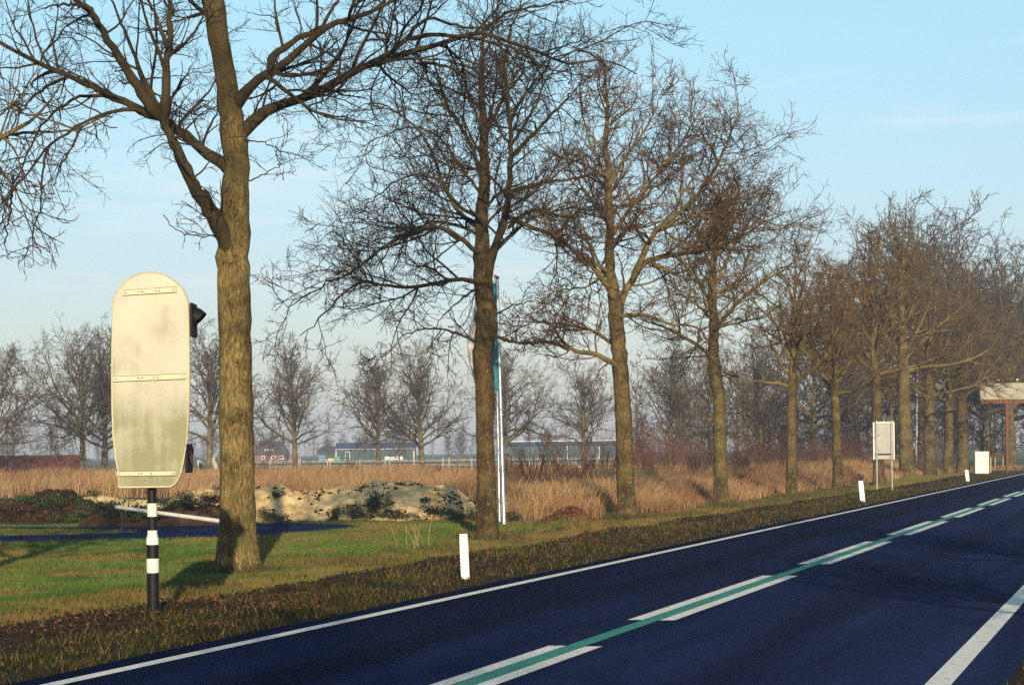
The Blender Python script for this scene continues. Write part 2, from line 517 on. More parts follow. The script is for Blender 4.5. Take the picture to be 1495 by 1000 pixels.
def asphalt(name, lanes):
    m = bpy.data.materials.new(name)
    m.use_nodes = True
    t = m.node_tree
    b = t.nodes['Principled BSDF']
    l = t.links.new
    b.inputs['Specular IOR Level'].default_value = 0.02
    tcn = N(t, 'ShaderNodeTexCoord')
    n1 = N(t, 'ShaderNodeTexNoise')
    n1.inputs['Scale'].default_value = 55
    n1.inputs['Detail'].default_value = 6
    n1.inputs['Roughness'].default_value = 0.75
    l(tcn.outputs['Object'], n1.inputs['Vector'])
    r = N(t, 'ShaderNodeValToRGB')
    r.color_ramp.elements[0].position = 0.35
    r.color_ramp.elements[1].position = 0.68
    r.color_ramp.elements[0].color = (0.006, 0.012, 0.046, 1)
    r.color_ramp.elements[1].color = (0.016, 0.025, 0.080, 1)
    l(n1.outputs['Fac'], r.inputs['Fac'])
    rot = N(t, 'ShaderNodeMapping')
    rot.inputs['Rotation'].default_value = (0, 0, TH)
    l(tcn.outputs['Object'], rot.inputs['Vector'])
    st = N(t, 'ShaderNodeMapping')
    st.inputs['Scale'].default_value = (1.3, 0.10, 1)
    l(rot.outputs['Vector'], st.inputs['Vector'])
    n2 = N(t, 'ShaderNodeTexNoise')
    n2.inputs['Scale'].default_value = 1.0
    n2.inputs['Detail'].default_value = 5
    l(st.outputs['Vector'], n2.inputs['Vector'])
    r2 = N(t, 'ShaderNodeValToRGB')
    r2.color_ramp.elements[0].position = 0.35
    r2.color_ramp.elements[1].position = 0.66
    r2.color_ramp.elements[0].color = (0.68, 0.68, 0.68, 1)
    r2.color_ramp.elements[1].color = (1.2, 1.18, 1.15, 1)
    l(n2.outputs['Fac'], r2.inputs['Fac'])
    mm = N(t, 'ShaderNodeMixRGB', blend_type='MULTIPLY')
    mm.inputs['Fac'].default_value = 1
    l(r.outputs['Color'], mm.inputs['Color1'])
    l(r2.outputs['Color'], mm.inputs['Color2'])
    n4 = N(t, 'ShaderNodeTexNoise')
    n4.inputs['Scale'].default_value = 14
    n4.inputs['Detail'].default_value = 8
    n4.inputs['Roughness'].default_value = 0.8
    l(tcn.outputs['Object'], n4.inputs['Vector'])
    r5 = N(t, 'ShaderNodeMapRange')
    r5.inputs['From Min'].default_value = 0.3
    r5.inputs['From Max'].default_value = 0.7
    r5.inputs['To Min'].default_value = 0.55
    r5.inputs['To Max'].default_value = 1.45
    l(n4.outputs['Fac'], r5.inputs['Value'])
    m5 = N(t, 'ShaderNodeMixRGB', blend_type='MULTIPLY')
    m5.inputs['Fac'].default_value = 1
    l(mm.outputs['Color'], m5.inputs['Color1'])
    l(r5.outputs['Result'], m5.inputs['Color2'])
    c = m5.outputs['Color']
    if lanes:
        sx = N(t, 'ShaderNodeSeparateXYZ')
        l(rot.outputs['Vector'], sx.inputs['Vector'])
        for cen in lanes:                  # dark drip line in the middle of each lane
            a = N(t, 'ShaderNodeMath', operation='SUBTRACT'); a.inputs[1].default_value = cen
            l(sx.outputs['X'], a.inputs[0])
            ad = N(t, 'ShaderNodeMath', operation='ABSOLUTE'); l(a.outputs[0], ad.inputs[0])
            mr = N(t, 'ShaderNodeMapRange', interpolation_type='SMOOTHSTEP')
            mr.inputs['From Min'].default_value = 0.1
            mr.inputs['From Max'].default_value = 0.55
            mr.inputs['To Min'].default_value = 0.70
            mr.inputs['To Max'].default_value = 1.0
            l(ad.outputs[0], mr.inputs['Value'])
            m2 = N(t, 'ShaderNodeMixRGB', blend_type='MULTIPLY')
            m2.inputs['Fac'].default_value = 1
            l(c, m2.inputs['Color1'])
            l(mr.outputs['Result'], m2.inputs['Color2'])
            c = m2.outputs['Color']
    l(c, b.inputs['Base Color'])
    b.inputs['Roughness'].default_value = 1.0
    bp = N(t, 'ShaderNodeBump')
    bp.inputs['Strength'].default_value = 0.5
    bp.inputs['Distance'].default_value = 0.006
    l(n1.outputs['Fac'], bp.inputs['Height'])
    l(bp.outputs['Normal'], b.inputs['Normal'])
    return m
# rotating object space by +TH about z gives x' = X cos - Y sin = lateral distance
M_ROAD = asphalt('road_asphalt', [(D_L + D_C) / 2, (D_R + D_C) / 2])
M_DRIVE = asphalt('driveway_asphalt', [])
strip('road', R0, R1, -60, 1300, 0.03, M_ROAD, 0.12, 0.18)
M_WHITE = mat('white_road_paint', (0.22, 0.22, 0.22), 0.6, (0.66, 0.65, 0.60), scale=16, detail=10, lo=0.30, hi=0.46)
M_GREEN = mat('green_road_paint', (0.012, 0.06, 0.055), 0.6, (0.016, 0.20, 0.145), scale=16, detail=10, lo=0.30, hi=0.46)
strip('edge_line', D_L - 0.085, D_L + 0.085, -60, 1200, 0.0345, M_WHITE)
strip('edge_line', D_R - 0.10, D_R + 0.10, -60, 1200, 0.0345, M_WHITE)
strip('centre_stripe', D_C - 0.092, D_C + 0.092, -60, 1200, 0.0345, M_GREEN)
sA = [slon(*G(822, 945)), slon(*G(915, 909)), slon(*G(1125, 842)), slon(*G(1163, 827)), slon(*G(1272, 794)), slon(*G(1293, 783))]
PER = (sA[5] - sA[1]) / 2
DASH = ((sA[2] - sA[1]) + (sA[4] - sA[3])) / 2
mb = MB()
for i in range(-6, 60):
    a = sA[1] + i * PER
    for d0, d1 in ((D_C - 0.262, D_C - 0.100), (D_C + 0.100, D_C + 0.262)):
        q = [ds(d0, a), ds(d1, a + 0.04), ds(d1, a + DASH + 0.04), ds(d0, a + DASH)]
        mb.add([(x, y, 0.0345) for x, y in q], [(0, 1, 2, 3)])
tag(mb.build('centre_dashes', M_WHITE), kind='structure')
print('dash', DASH, 'period', PER, sA[1] - sA[0], 'lat', D_L, D_C, D_R, D_SOIL, D_TREE)
me = bpy.data.meshes.new('driveway')
me.from_pydata([(x, y, 0.012) for x, y in DRIVE], [], [tuple(range(len(DRIVE)))])
me.update()
tag(link('driveway', me, None, M_DRIVE), kind='structure')

# ------------------------------------------------------------------ tree generator
class Tubes:
    def __init__(s): s.V, s.F, s.R, s.n = [], [], [], 0
    def add(s, Pn, Rn, k, lobes=None):
        n, S, _ = Pn.shape
        if n == 0: return
        T = np.empty_like(Pn)
        T[:, 1:-1] = Pn[:, 2:] - Pn[:, :-2]
        T[:, 0] = Pn[:, 1] - Pn[:, 0]
        T[:, -1] = Pn[:, -1] - Pn[:, -2]
        T /= np.linalg.norm(T, axis=-1, keepdims=True) + 1e-9
        m = T.mean(1)
        ref = np.where(np.abs(m[:, 2:3]) < 0.8, np.array([[0, 0, 1.0]]), np.array([[1.0, 0, 0]]))[:, None, :]
        A = np.cross(T, ref)
        A /= np.linalg.norm(A, axis=-1, keepdims=True) + 1e-9
        B = np.cross(T, A)
        ang = np.arange(k) * 2 * np.pi / k
        rr = Rn[:, :, None] * np.ones(k)
        if lobes is not None: rr = rr * lobes
        V = Pn[:, :, None] + rr[..., None] * (np.cos(ang)[None, None, :, None] * A[:, :, None] + np.sin(ang)[None, None, :, None] * B[:, :, None])
        idx = s.n + np.arange(n * S * k).reshape(n, S, k)
        nx_ = np.roll(idx, -1, 2)
        F_ = np.stack([idx[:, :-1], nx_[:, :-1], nx_[:, 1:], idx[:, 1:]], -1).reshape(-1, 4)
        s.V.append(V.reshape(-1, 3)); s.F.append(F_)
        s.R.append(np.repeat(Rn.reshape(-1), k))
        s.n += n * S * k
    def mesh(s, name, m, off=(0, 0, 0)):
        V = np.concatenate(s.V) - np.asarray(off)
        me = np_mesh(name, V, np.concatenate(s.F), 4, True, {'rad': ('FLOAT', np.concatenate(s.R))})
        me.materials.append(m)
        return me

def spline(pts, S):
    pts = np.asarray(pts, float)
    n = len(pts)
    q = np.concatenate([[2 * pts[0] - pts[1]], pts, [2 * pts[-1] - pts[-2]]])
    seg = np.linalg.norm(np.diff(pts[:, :3], axis=0), axis=1)
    cum = np.concatenate([[0], np.cumsum(seg)])
    u = np.linspace(0, cum[-1], S)
    i = np.clip(np.searchsorted(cum, u, side='right') - 1, 0, n - 2)
    t_ = ((u - cum[i]) / (seg[i] + 1e-9))[:, None]
    p0, p1, p2, p3 = q[i], q[i + 1], q[i + 2], q[i + 3]
    return 0.5 * (2 * p1 + (p2 - p0) * t_ + (2 * p0 - 5 * p1 + 4 * p2 - p3) * t_ ** 2 + (3 * p1 - p0 - 3 * p2 + p3) * t_ ** 3)

def spawn(rng, Pn, Rn, dens, t0, t1, ang, asd, lm, fall, S, wig, trop, rr, rtip, lmin, lmax, up=0.0, rcap=None):
    n, Sp, _ = Pn.shape
    if n == 0: return np.zeros((0, S, 3)), np.zeros((0, S))
    Lp = np.linalg.norm(np.diff(Pn, axis=1), axis=-1).sum(1)
    cnt = np.floor(dens * Lp * (t1 - t0) + rng.random(n)).astype(int)
    idx = np.repeat(np.arange(n), cnt)
    m = len(idx)
    t_ = t0 + (t1 - t0) * rng.random(m)
    u = t_ * (Sp - 1)
    i = np.minimum(u.astype(int), Sp - 2)
    f = (u - i)[:, None]
    pos = Pn[idx, i] * (1 - f) + Pn[idx, i + 1] * f
    T = Pn[idx, i + 1] - Pn[idx, i]
    T /= np.linalg.norm(T, axis=1, keepdims=True) + 1e-9
    r = Rn[idx, i] * (1 - f[:, 0]) + Rn[idx, i + 1] * f[:, 0]
    v = rng.normal(size=(m, 3))
    v[:, 2] += up
    v -= (v * T).sum(1, keepdims=True) * T
    v /= np.linalg.norm(v, axis=1, keepdims=True) + 1e-9
    a = np.radians(ang + asd * rng.normal(size=m))[:, None]
    d = np.cos(a) * T + np.sin(a) * v
    ln = np.clip(Lp[idx] * lm * (1 - fall * t_) * (0.5 + rng.random(m)), lmin, lmax * (0.7 + 0.6 * rng.random(m)))
    st = (ln / (S - 1))[:, None]
    Q = np.empty((m, S, 3))
    Q[:, 0] = pos
    for k in range(1, S):
        d = d + wig * rng.normal(size=(m, 3))
        d[:, 2] += trop
        d /= np.linalg.norm(d, axis=1, keepdims=True) + 1e-9
        Q[:, k] = Q[:, k - 1] + d * st
    r0 = np.minimum(r * rr, 0.016 * ln + 0.004) if rcap is None else np.minimum(r * rr, rcap * ln + 0.002)
    r0 = np.maximum(r0, rtip * 1.2)
    w_ = np.linspace(0, 1, S)[None]
    return Q, r0[:, None] * (1 - w_) + rtip * w_

def twigs(rng, tubes, limbs, dens=(4.2, 5.0, 8.0, 9.0), tip=0.0035, t0=0.22, droop=0.0, scale=1.0, kk=(6, 4, 3, 3)):
    """limbs (list of (P,R)) -> branches, sub-branches, twigs and twiglets"""
    LP = np.stack([p for p, _ in limbs]); LR = np.stack([r for _, r in limbs])
    a, ar = spawn(rng, LP, LR, dens[0] / scale, t0, 1.0, 52, 12, 0.42, 0.40, 11, 0.15, 0.035 - droop, 0.6, tip * 1.6, 0.6 * scale, 3.0 * scale, 0.010)
    b, br = spawn(rng, a, ar, dens[1] / scale, 0.12, 1.0, 50, 14, 0.45, 0.40, 8, 0.20, 0.03 - droop, 0.6, tip * 1.3, 0.32 * scale, 1.3 * scale, 0.009)
    c, cr_ = spawn(rng, b, br, dens[2] / scale, 0.10, 1.0, 48, 16, 0.5, 0.4, 6, 0.24, 0.03 - droop * 0.6, 0.65, tip, 0.16 * scale, 0.55 * scale, 0.009)
    tubes.add(a, ar, kk[0]); tubes.add(b, br, kk[1]); tubes.add(c, cr_, kk[2])
    if dens[3] > 0:
        e, er = spawn(rng, c, cr_, dens[3] / scale, 0.15, 1.0, 46, 16, 0.55, 0.3, 4, 0.25, 0.03, 0.7, tip * 0.85, 0.07 * scale, 0.26 * scale, 0.009)
        tubes.add(e, er, kk[3])

def trunk_lobes(rng, S, k, z, flare=0.35):
    ang = np.arange(k) * 2 * np.pi / k
    lob = np.ones((1, S, k))
    for q in (3, 5, 8):
        ph = rng.random() * 6.28
        lob += (0.03 * np.sin(q * ang + ph + np.linspace(0, 3, S)[:, None]))[None]
    root = np.exp(-np.maximum(z, 0) / 0.35)
    ph = rng.random() * 6.28
    lob *= (1 + flare * root[:, None] * (0.65 + 0.35 * np.sin(5 * ang + ph)[None]))[None]
    lob += 0.032 * rng.normal(size=(1, S, k))
    return lob

def px_poly(pts, Y, dy=0.0):
    """photo polyline -> 3D, drifting by dy metres in depth along its length"""
    n = len(pts)
    return np.array([np.append(P(x, y, Y + dy * (i / max(1, n - 1)) ** 1.2), 0) [:3] for i, (x, y) in enumerate(pts)])

def traced_tree(name, base_px, trunk, limbs, label, seed, m, extra_dens=(3.0, 4.3, 7.2, 8.0), tip=0.0034, group=None, cut=None):
    """Tree whose trunk and main limbs follow the photo, each limb leaving the trunk in its own depth direction."""
    rng = np.random.default_rng(seed)
    X0, Y0 = G(*base_px)
    z0 = float(ground_z(X0, Y0))
    ppm = F / Y0
    root = empty(name, (X0, Y0, z0), label, 'tree', group)
    T = Tubes()
    pl = px_poly([(x, y) for x, y, _ in trunk], Y0)
    rad = np.array([wd for _, _, wd in trunk]) / 2 / ppm
    pl[0, 2] = z0 - 0.15
    full = spline(np.concatenate([pl, rad[:, None]], 1), 60)
    full[22:, :3] += 0.018 * rng.normal(size=(38, 3))
    lob = trunk_lobes(rng, 60, 24, full[:, 2] - z0, 0.42)
    for (bx, by, br) in (cut or []):       # burls and healed cuts swell the trunk
        bp_ = P(bx, by, Y0)
        dd = np.linalg.norm(full[:, :3] - bp_, axis=1)
        ang = np.arange(24) * 2 * np.pi / 24
        k_ = np.exp(-(dd / (br * 1.3)) ** 2)
        side = 1.0 if bp_[0] > np.interp(bp_[2], full[:, 2], full[:, 0]) else -1.0
        lob[0] += 0.8 * k_[:, None] * np.maximum(0, np.cos(ang - (0 if side > 0 else np.pi)))[None] ** 2 * 1.0
    T.add(full[None, :, :3], np.maximum(full[None, :, 3], 0.012), 24, lob)
    feed = [(full[32:, :3], np.maximum(full[32:, 3], 0.012))]
    feed = []
    Lt = len(full)
    top = spline(full[int(Lt * 0.82):], 26)
    feed.append((top[:, :3], np.maximum(top[:, 3], 0.01)))
    for lb in limbs:
        pts, w0, w1, dy = lb[:4]
        pts = list(pts)
        tk = min(range(len(trunk)), key=lambda i: abs(trunk[i][1] - pts[0][1]))
        ty = np.array([q[1] for q in trunk][::-1], float)
        tx = np.interp(pts[0][1], ty, [q[0] for q in trunk][::-1]); tw = np.interp(pts[0][1], ty, [q[2] for q in trunk][::-1])
        on_trunk = abs(tx - pts[0][0]) < tw * 0.5 + 12
        if on_trunk:
            yy = pts[0][1] + w0 * 0.7 + 4
            pts = [(float(np.interp(yy, ty, [q[0] for q in trunk][::-1])), yy)] + pts
        p = px_poly(pts, Y0 + (lb[4] if len(lb) > 4 else 0.0), dy)
        w_ = (w0 + (w1 * 0.45 - w0) * np.linspace(0, 1, len(pts)) ** 0.9) / 2 / ppm
        q = spline(np.concatenate([p, w_[:, None]], 1), 26)
        q[1:, :3] += 0.02 * rng.normal(size=(25, 3)) * np.linspace(0.3, 1.2, 25)[:, None]
        r = np.maximum(q[:, 3], 0.008)
        r = r * (1 + 0.12 * rng.normal(size=26) * 0.5)
        r[0] *= 0.12; r[1] *= 0.9 if not on_trunk else 1.15; r[2] *= 1.1
        T.add(q[None, :, :3], r[None], 12)
        feed.append((q[:, :3], r))
    tr = link('trunk', T.mesh('trunk', m, (X0, Y0, z0)), root)
    C = Tubes()
    twigs(rng, C, feed, extra_dens, tip, t0=0.12, droop=0.012)
    ld = spline(full[int(Lt * 0.5):], 26)
    twigs(rng, C, [(ld[:, :3], np.maximum(ld[:, 3], 0.01))], (extra_dens[0] * 0.85,) + tuple(extra_dens[1:]), tip, t0=0.05, droop=0.0)
    link('crown', C.mesh('crown', m, (X0, Y0, z0)), root)
    return root

def auto_tree_meshes(seed, Ht, r0, hf, cr, m, nl=15, lean=(0, 0), dens=(1.9, 3.0, 5.0, 0), tip=0.006, scale=1.35, up=0.35, fork=False, asc=1.0, flare=0.3, low=0.0):
    rng = np.random.default_rng(seed)
    S = 40
    z = np.linspace(0, 1, S)
    bend = 0.012 * Ht
    x = lean[0] * z * Ht + np.cumsum(rng.normal(size=S) * bend * 0.12) * z
    y = lean[1] * z * Ht + np.cumsum(rng.normal(size=S) * bend * 0.12) * z
    top = 0.93 * Ht
    Pt = np.stack([x, y, -0.15 + z * top], -1)
    Rt = r0 * np.interp(z * top, [0, hf, 0.7 * Ht, top], [1.0, 0.78, 0.28, 0.03])
    T = Tubes()
    T.add(Pt[None], Rt[None], 14, trunk_lobes(rng, S, 14, Pt[:, 2], flare))
    feed = []
    tp = spline(np.concatenate([Pt, Rt[:, None]], 1)[int(S * max(hf / Ht, 0.3)):], 22)
    feed.append((tp[:, :3], tp[:, 3]))
    az = rng.random() * 6.28
    for i in range(nl):
        f = (i + 0.35 * rng.random()) / nl
        zh = hf + (0.80 * Ht - hf) * f ** 1.15
        az += 2.4 + 0.5 * rng.normal()
        k = zh / top * (S - 1)
        i0 = min(int(k), S - 2)
        p0 = Pt[i0] * (1 - (k - i0)) + Pt[i0 + 1] * (k - i0)
        el = math.radians((18 + 46 * f ** 0.8) * asc + 7 * rng.normal() + low * (1 - f))
        ln = cr * (1.10 - 0.52 * f) * (0.78 + 0.4 * rng.random())
        d = np.array((math.cos(az) * math.cos(el), math.sin(az) * math.cos(el), math.sin(el)))
        st = ln / 21
        Q = [p0]
        for q in range(21):
            d = d + 0.10 * rng.normal(size=3)
            d[2] += up * 0.06
            d /= np.linalg.norm(d)
            Q.append(Q[-1] + d * st)
        Q = np.array(Q)
        rs = min(np.interp(zh, Pt[:, 2], Rt) * 0.6, 0.015 * ln + 0.012)
        R_ = rs * (1 - np.linspace(0, 1, 22)) ** 0.9 + 0.008
        T.add(Q[None], R_[None], 7)
        feed.append((Q, R_))
    C = Tubes()
    twigs(rng, C, feed, dens, tip, t0=0.12, scale=scale, kk=(4, 3, 3, 3))
    return T.mesh('trunk', m), C.mesh('crown', m)
def plant_tree(name, meshes, loc, label, cat='tree', group=None, rz=0.0, sc=1.0, szf=1.0):
    o = empty(name, loc, label, cat, group, rz)
    o.scale = (sc, sc, sc * szf)
    link('trunk', meshes[0], o)
    link('crown', meshes[1], o)
    return o

# ------------------------------------------------------------------ roadside trees traced from the photo
ROW = 'bare oaks lining the road'
tree1 = traced_tree('oak_tree', (347, 835),
    [(347, 838, 60), (347, 815, 54), (346, 760, 50), (346, 680, 49), (345, 600, 48), (344, 500, 46), (342, 420, 47), (341, 370, 46), (344, 330, 40),
     (347, 285, 40), (346, 240, 36), (341, 200, 37), (335, 150, 33), (326, 100, 29), (319, 50, 30), (312, 0, 31), (304, -60, 25), (292, -130, 19), (280, -200, 12), (265, -260, 5)],
    [([(337, 362), (322, 335), (303, 300), (278, 262), (255, 215), (236, 176)], 36, 24, -0.6),
     ([(236, 178), (213, 145), (192, 112), (165, 70), (136, 26), (112, 2), (70, -22), (20, -60)], 19, 6, -1.0, -0.6),
     ([(234, 176), (200, 158), (160, 139), (110, 115), (60, 94), (0, 62), (-50, 35), (-110, 10)], 14, 5, 1.4, -0.6),
     ([(238, 180), (242, 130), (244, 90), (248, 40), (246, 0), (232, -60), (225, -130)], 15, 6, 0.8, -0.6),
     ([(244, 70), (230, 28), (212, -4), (190, -50)], 7, 3, 0.7, -0.4),
     ([(245, 82), (262, 70), (268, 64)], 7, 5, 0.1, -0.4),
     ([(146, 38), (128, 10), (100, 8), (68, 11)], 8, 5, -0.5, -1.2),
     ([(330, 243), (298, 222), (268, 195), (240, 172), (215, 130), (200, 90), (180, 40), (150, -20)], 22, 5, 1.6, 0.2),
     ([(222, 168), (190, 160), (150, 168), (115, 185), (70, 215), (40, 255), (10, 290), (-20, 350)], 7, 3, -1.0, -0.5),
     ([(172, 145), (135, 140), (100, 150), (60, 185), (35, 240), (10, 290), (0, 340)], 6, 2.5, 1.0, 0.2),
     ([(100, 112), (62, 130), (30, 165), (8, 215), (-10, 290)], 5, 2.5, -0.5, 0.6),
     ([(70, 212), (62, 250), (58, 300), (48, 340), (40, 370)], 4, 2, 0.4, -1.2),
     ([(120, 182), (105, 215), (85, 255), (70, 290)], 4, 2, 0.4, -1.0),
     ([(20, 255), (15, 310), (8, 350), (12, 380)], 4, 2, 0.4, -1.2),
     ([(348, 202), (360, 188), (378, 170), (398, 157), (430, 147), (462, 137), (500, 115), (530, 98), (560, 92), (600, 74), (650, 62), (700, 50), (765, 68), (830, 92), (880, 88), (930, 105)], 21, 4, 1.6),
     ([(528, 98), (565, 80), (592, 58), (604, 42), (625, 28), (660, 34), (690, 40), (740, 30), (800, 12)], 9, 3, -1.2, 0.7),
     ([(592, 60), (620, 52), (660, 52), (700, 58), (750, 72), (800, 100), (860, 110)], 8, 3, 1.0, 0.3),
     ([(604, 92), (640, 94), (665, 104), (690, 122), (718, 168), (735, 205)], 6, 2, 0.8, 0.8),
     ([(700, 52), (740, 20), (790, 10), (850, -5), (920, -20)], 5, 2.5, 1.0, 1.2),
     ([(690, 52), (720, 20), (740, -10), (760, -50)], 5, 2.5, -1.0, 1.2),
     ([(345, 152), (360, 132), (380, 115), (410, 97), (440, 72), (470, 44), (505, 30), (548, 16), (582, -2), (640, -35), (700, -60)], 18, 5, -1.4),
     ([(392, 105), (400, 82), (420, 66), (445, 52), (465, 42), (482, 22), (496, -4), (520, -50)], 13, 5, 0.9, -0.5),
     ([(308, -40), (270, -90), (220, -140), (150, -180)], 14, 5, -1.5),
     ([(362, 265), (385, 255), (402, 245), (418, 232)], 3, 1.5, 0.6),
     ([(358, 205), (390, 210), (408, 222), (415, 262)], 3, 1.5, -0.6),
     ([(328, 345), (300, 345), (262, 338), (240, 315)], 3, 1.5, -0.5)],
    'thick trunked bare oak rising right behind the striped signpost', 11, BARK, cut=[(374, 268, 0.22), (360, 290, 0.15)])
tree1['group'] = ROW
traced_tree('oak_tree', (712, 787),
    [(712, 790, 34), (711, 770, 29), (710, 700, 27), (708, 620, 26), (708, 560, 28), (705, 520, 29), (710, 480, 31), (708, 440, 28), (706, 400, 28), (705, 375, 26),
     (702, 345, 20), (704, 295, 18), (708, 245, 15), (706, 190, 12), (702, 130, 9), (704, 80, 6), (706, 40, 3)],
    [([(711, 395), (722, 362), (734, 330), (742, 290), (746, 225), (741, 160), (736, 95), (745, 50)], 18, 4, -1.2),
     ([(694, 411), (660, 409), (620, 418), (580, 419), (530, 412), (500, 428), (470, 460), (440, 490)], 8, 3, -1.0),
     ([(700, 503), (660, 484), (620, 480), (590, 491), (560, 520)], 5, 2, 1.0),
     ([(699, 370), (672, 348), (640, 331), (600, 340), (560, 362), (515, 398), (470, 418), (420, 450)], 8, 3, -1.6),
     ([(702, 335), (672, 312), (646, 265), (632, 225), (612, 192), (580, 165), (545, 150), (510, 165)], 8, 3, 1.0),
     ([(700, 318), (668, 300), (640, 262), (600, 256), (560, 278), (525, 312)], 7, 3, -1.6),
     ([(700, 345), (670, 330), (630, 325), (580, 345), (550, 350), (500, 385)], 6, 2.5, 2.0),
     ([(704, 260), (684, 205), (655, 160), (640, 112), (630, 80)], 9, 3, 0.9),
     ([(703, 285), (670, 240), (640, 200), (600, 185), (560, 200), (525, 215)], 6, 2.5, 1.6),
     ([(706, 200), (690, 150), (670, 110), (650, 80)], 6, 2.5, -1.2),
     ([(738, 315), (772, 330), (812, 346), (842, 370), (862, 400), (860, 440)], 8, 3, -1.2),
     ([(744, 280), (790, 268), (835, 262), (885, 248)], 7, 3, 1.2),
     ([(745, 232), (782, 192), (822, 150), (852, 118)], 8, 3, -1.0),
     ([(743, 180), (765, 140), (790, 110), (810, 90)], 6, 2.5, 1.2),
     ([(740, 335), (770, 310), (800, 310), (850, 330)], 6, 2.5, 2.2),
     ([(718, 490), (750, 499), (790, 498), (830, 505)], 6, 3, -1.0),
     ([(712, 470), (740, 450), (775, 440), (810, 448)], 4, 2, 1.0),
     ([(698, 420), (670, 440), (640, 470), (625, 510)], 4, 2, -1.0),
     ([(708, 210), (720, 150), (725, 100), (720, 60)], 7, 3, 1.8)],
    'knobbly bare oak with two leaders standing in front of the flagpoles', 12, BARK_D, extra_dens=(4.1, 5.2, 8.0, 6.0), tip=0.004, cut=[(694, 525, 0.25), (726, 485, 0.2)], group=ROW)
traced_tree('oak_tree', (916, 759),
    [(916, 763, 30), (915, 740, 26), (913, 690, 25), (912, 640, 24), (910, 600, 24), (907, 550, 23), (902, 500, 22), (899, 455, 22), (895, 425, 17),
     (890, 380, 14), (890, 320, 12), (888, 260, 10), (884, 200, 7), (887, 150, 4), (882, 105, 1)],
    [([(901, 455), (912, 428), (926, 405), (946, 381), (990, 371), (1030, 365), (1075, 348), (1110, 328), (1145, 312)], 15, 3, 1.2),
     ([(922, 412), (940, 370), (962, 332), (1000, 305), (1040, 252), (1066, 200), (1080, 165)], 11, 3, -1.2),
     ([(892, 345), (930, 292), (970, 242), (1000, 200), (1030, 150)], 8, 3, 1.2),
     ([(890, 270), (920, 220), (950, 175), (970, 130)], 7, 2.5, -1.0),
     ([(894, 430), (862, 385), (832, 362), (806, 340), (785, 305), (760, 290)], 11, 3, -1.2),
     ([(890, 330), (855, 280), (830, 240), (815, 190)], 7, 2.5, 1.4),
     ([(888, 260), (862, 210), (850, 160), (845, 120)], 6, 2.5, -1.2),
     ([(905, 538), (885, 524), (865, 516), (836, 511), (817, 493), (808, 470), (825, 440)], 11, 4, -0.8),
     ([(836, 511), (800, 500), (760, 500), (730, 495)], 6, 3, -0.4, -0.8),
     ([(898, 505), (862, 482), (820, 474), (780, 470), (745, 478)], 7, 2.5, 1.4),
     ([(905, 462), (940, 460), (975, 472), (1015, 478), (1040, 500)], 8, 3, -1.2),
     ([(946, 381), (985, 400), (1030, 410), (1080, 400)], 6, 2.5, -1.4, 0.3),
     ([(990, 371), (1035, 342), (1075, 305), (1105, 285)], 6, 2.5, -0.8, 0.5),
     ([(962, 332), (1005, 322), (1045, 290), (1080, 258)], 6, 2.5, 1.0, -0.6),
     ([(893, 400), (850, 420), (815, 425), (790, 440)], 5, 2, 1.6),
     ([(889, 300), (925, 300), (960, 270), (990, 250)], 5, 2, 2.2)],
    'bare oak with olive trunk and low crooked side limb left of the dry grass', 13, BARK_B, extra_dens=(6.2, 5.6, 8.0, 4.5), tip=0.0045, cut=[(918, 540, 0.2)], group=ROW)
traced_tree('oak_tree', (1054, 740),
    [(1054, 743, 23), (1053, 720, 20), (1052, 680, 19), (1051, 620, 18), (1049, 570, 18), (1042, 525, 17), (1042, 480, 14), (1040, 430, 12), (1042, 380, 9), (1046, 330, 7), (1050, 270, 3)],
    [([(1042, 524), (1020, 505), (985, 485), (950, 470), (925, 462)], 9, 3, -1.2),
     ([(1042, 490), (1065, 455), (1090, 430), (1120, 405), (1145, 380)], 9, 3, 1.2),
     ([(1041, 450), (1020, 410), (1000, 370), (985, 330)], 8, 3, 1.0),
     ([(1041, 430), (1060, 380), (1085, 340), (1105, 300)], 7, 2.5, -1.2),
     ([(1042, 400), (1022, 350), (1015, 310), (1010, 270)], 6, 2.5, -1.0),
     ([(1044, 360), (1065, 320), (1075, 290)], 5, 2.5, 1.0),
     ([(1042, 470), (1010, 440), (975, 420)], 6, 2.5, 2.0),
     ([(1042, 480), (1080, 470), (1120, 460), (1150, 430)], 6, 2.5, -2.0)],
    'slender bare oak fourth along the row at the dry grass edge', 14, BARK_C, extra_dens=(4.6, 4.8, 7.5, 3.0), tip=0.005, group=ROW)

AT = [auto_tree_meshes(21, 10.5, 0.22, 4.3, 3.6, BARK_B, nl=20, lean=(0.02, 0), dens=(3.8, 4.6, 7.0, 2.0), tip=0.0055, scale=1.15, asc=1.2, up=0.5),
      auto_tree_meshes(22, 13.0, 0.38, 4.9, 4.9, BARK_C, nl=24, lean=(0, 0.01), dens=(3.0, 4.0, 6.5, 0), tip=0.008, scale=1.25, asc=1.45, up=0.5),
      auto_tree_meshes(23, 11.0, 0.33, 3.9, 4.3, BARK_B, nl=22, dens=(3.0, 4.0, 6.5, 0), tip=0.008, scale=1.25, asc=1.4, up=0.5)]
def row_tree(px, mi, label, rz, sc, szf=1.0):
    X0, Y0 = G(*px)
    plant_tree('oak_tree', AT[mi], (X0, Y0, float(ground_z(X0, Y0))), label, 'tree', ROW, rz, sc, szf)
row_tree((1155, 727), 0, 'slim pale bare oak fifth along the row, just right of the fourth', 0.3, 1.0)
row_tree((1224, 718), 0, 'slim bare oak with dark tuft at its foot just left of the white post', 2.4, 0.98)
row_tree((1283, 708), 0, 'bare oak half hidden behind the grey steel sign', 4.0, 1.3, 1.0)
row_tree((1324, 698), 1, 'stout pale trunk bare oak directly right of the grey steel sign', 0.5, 1.22)
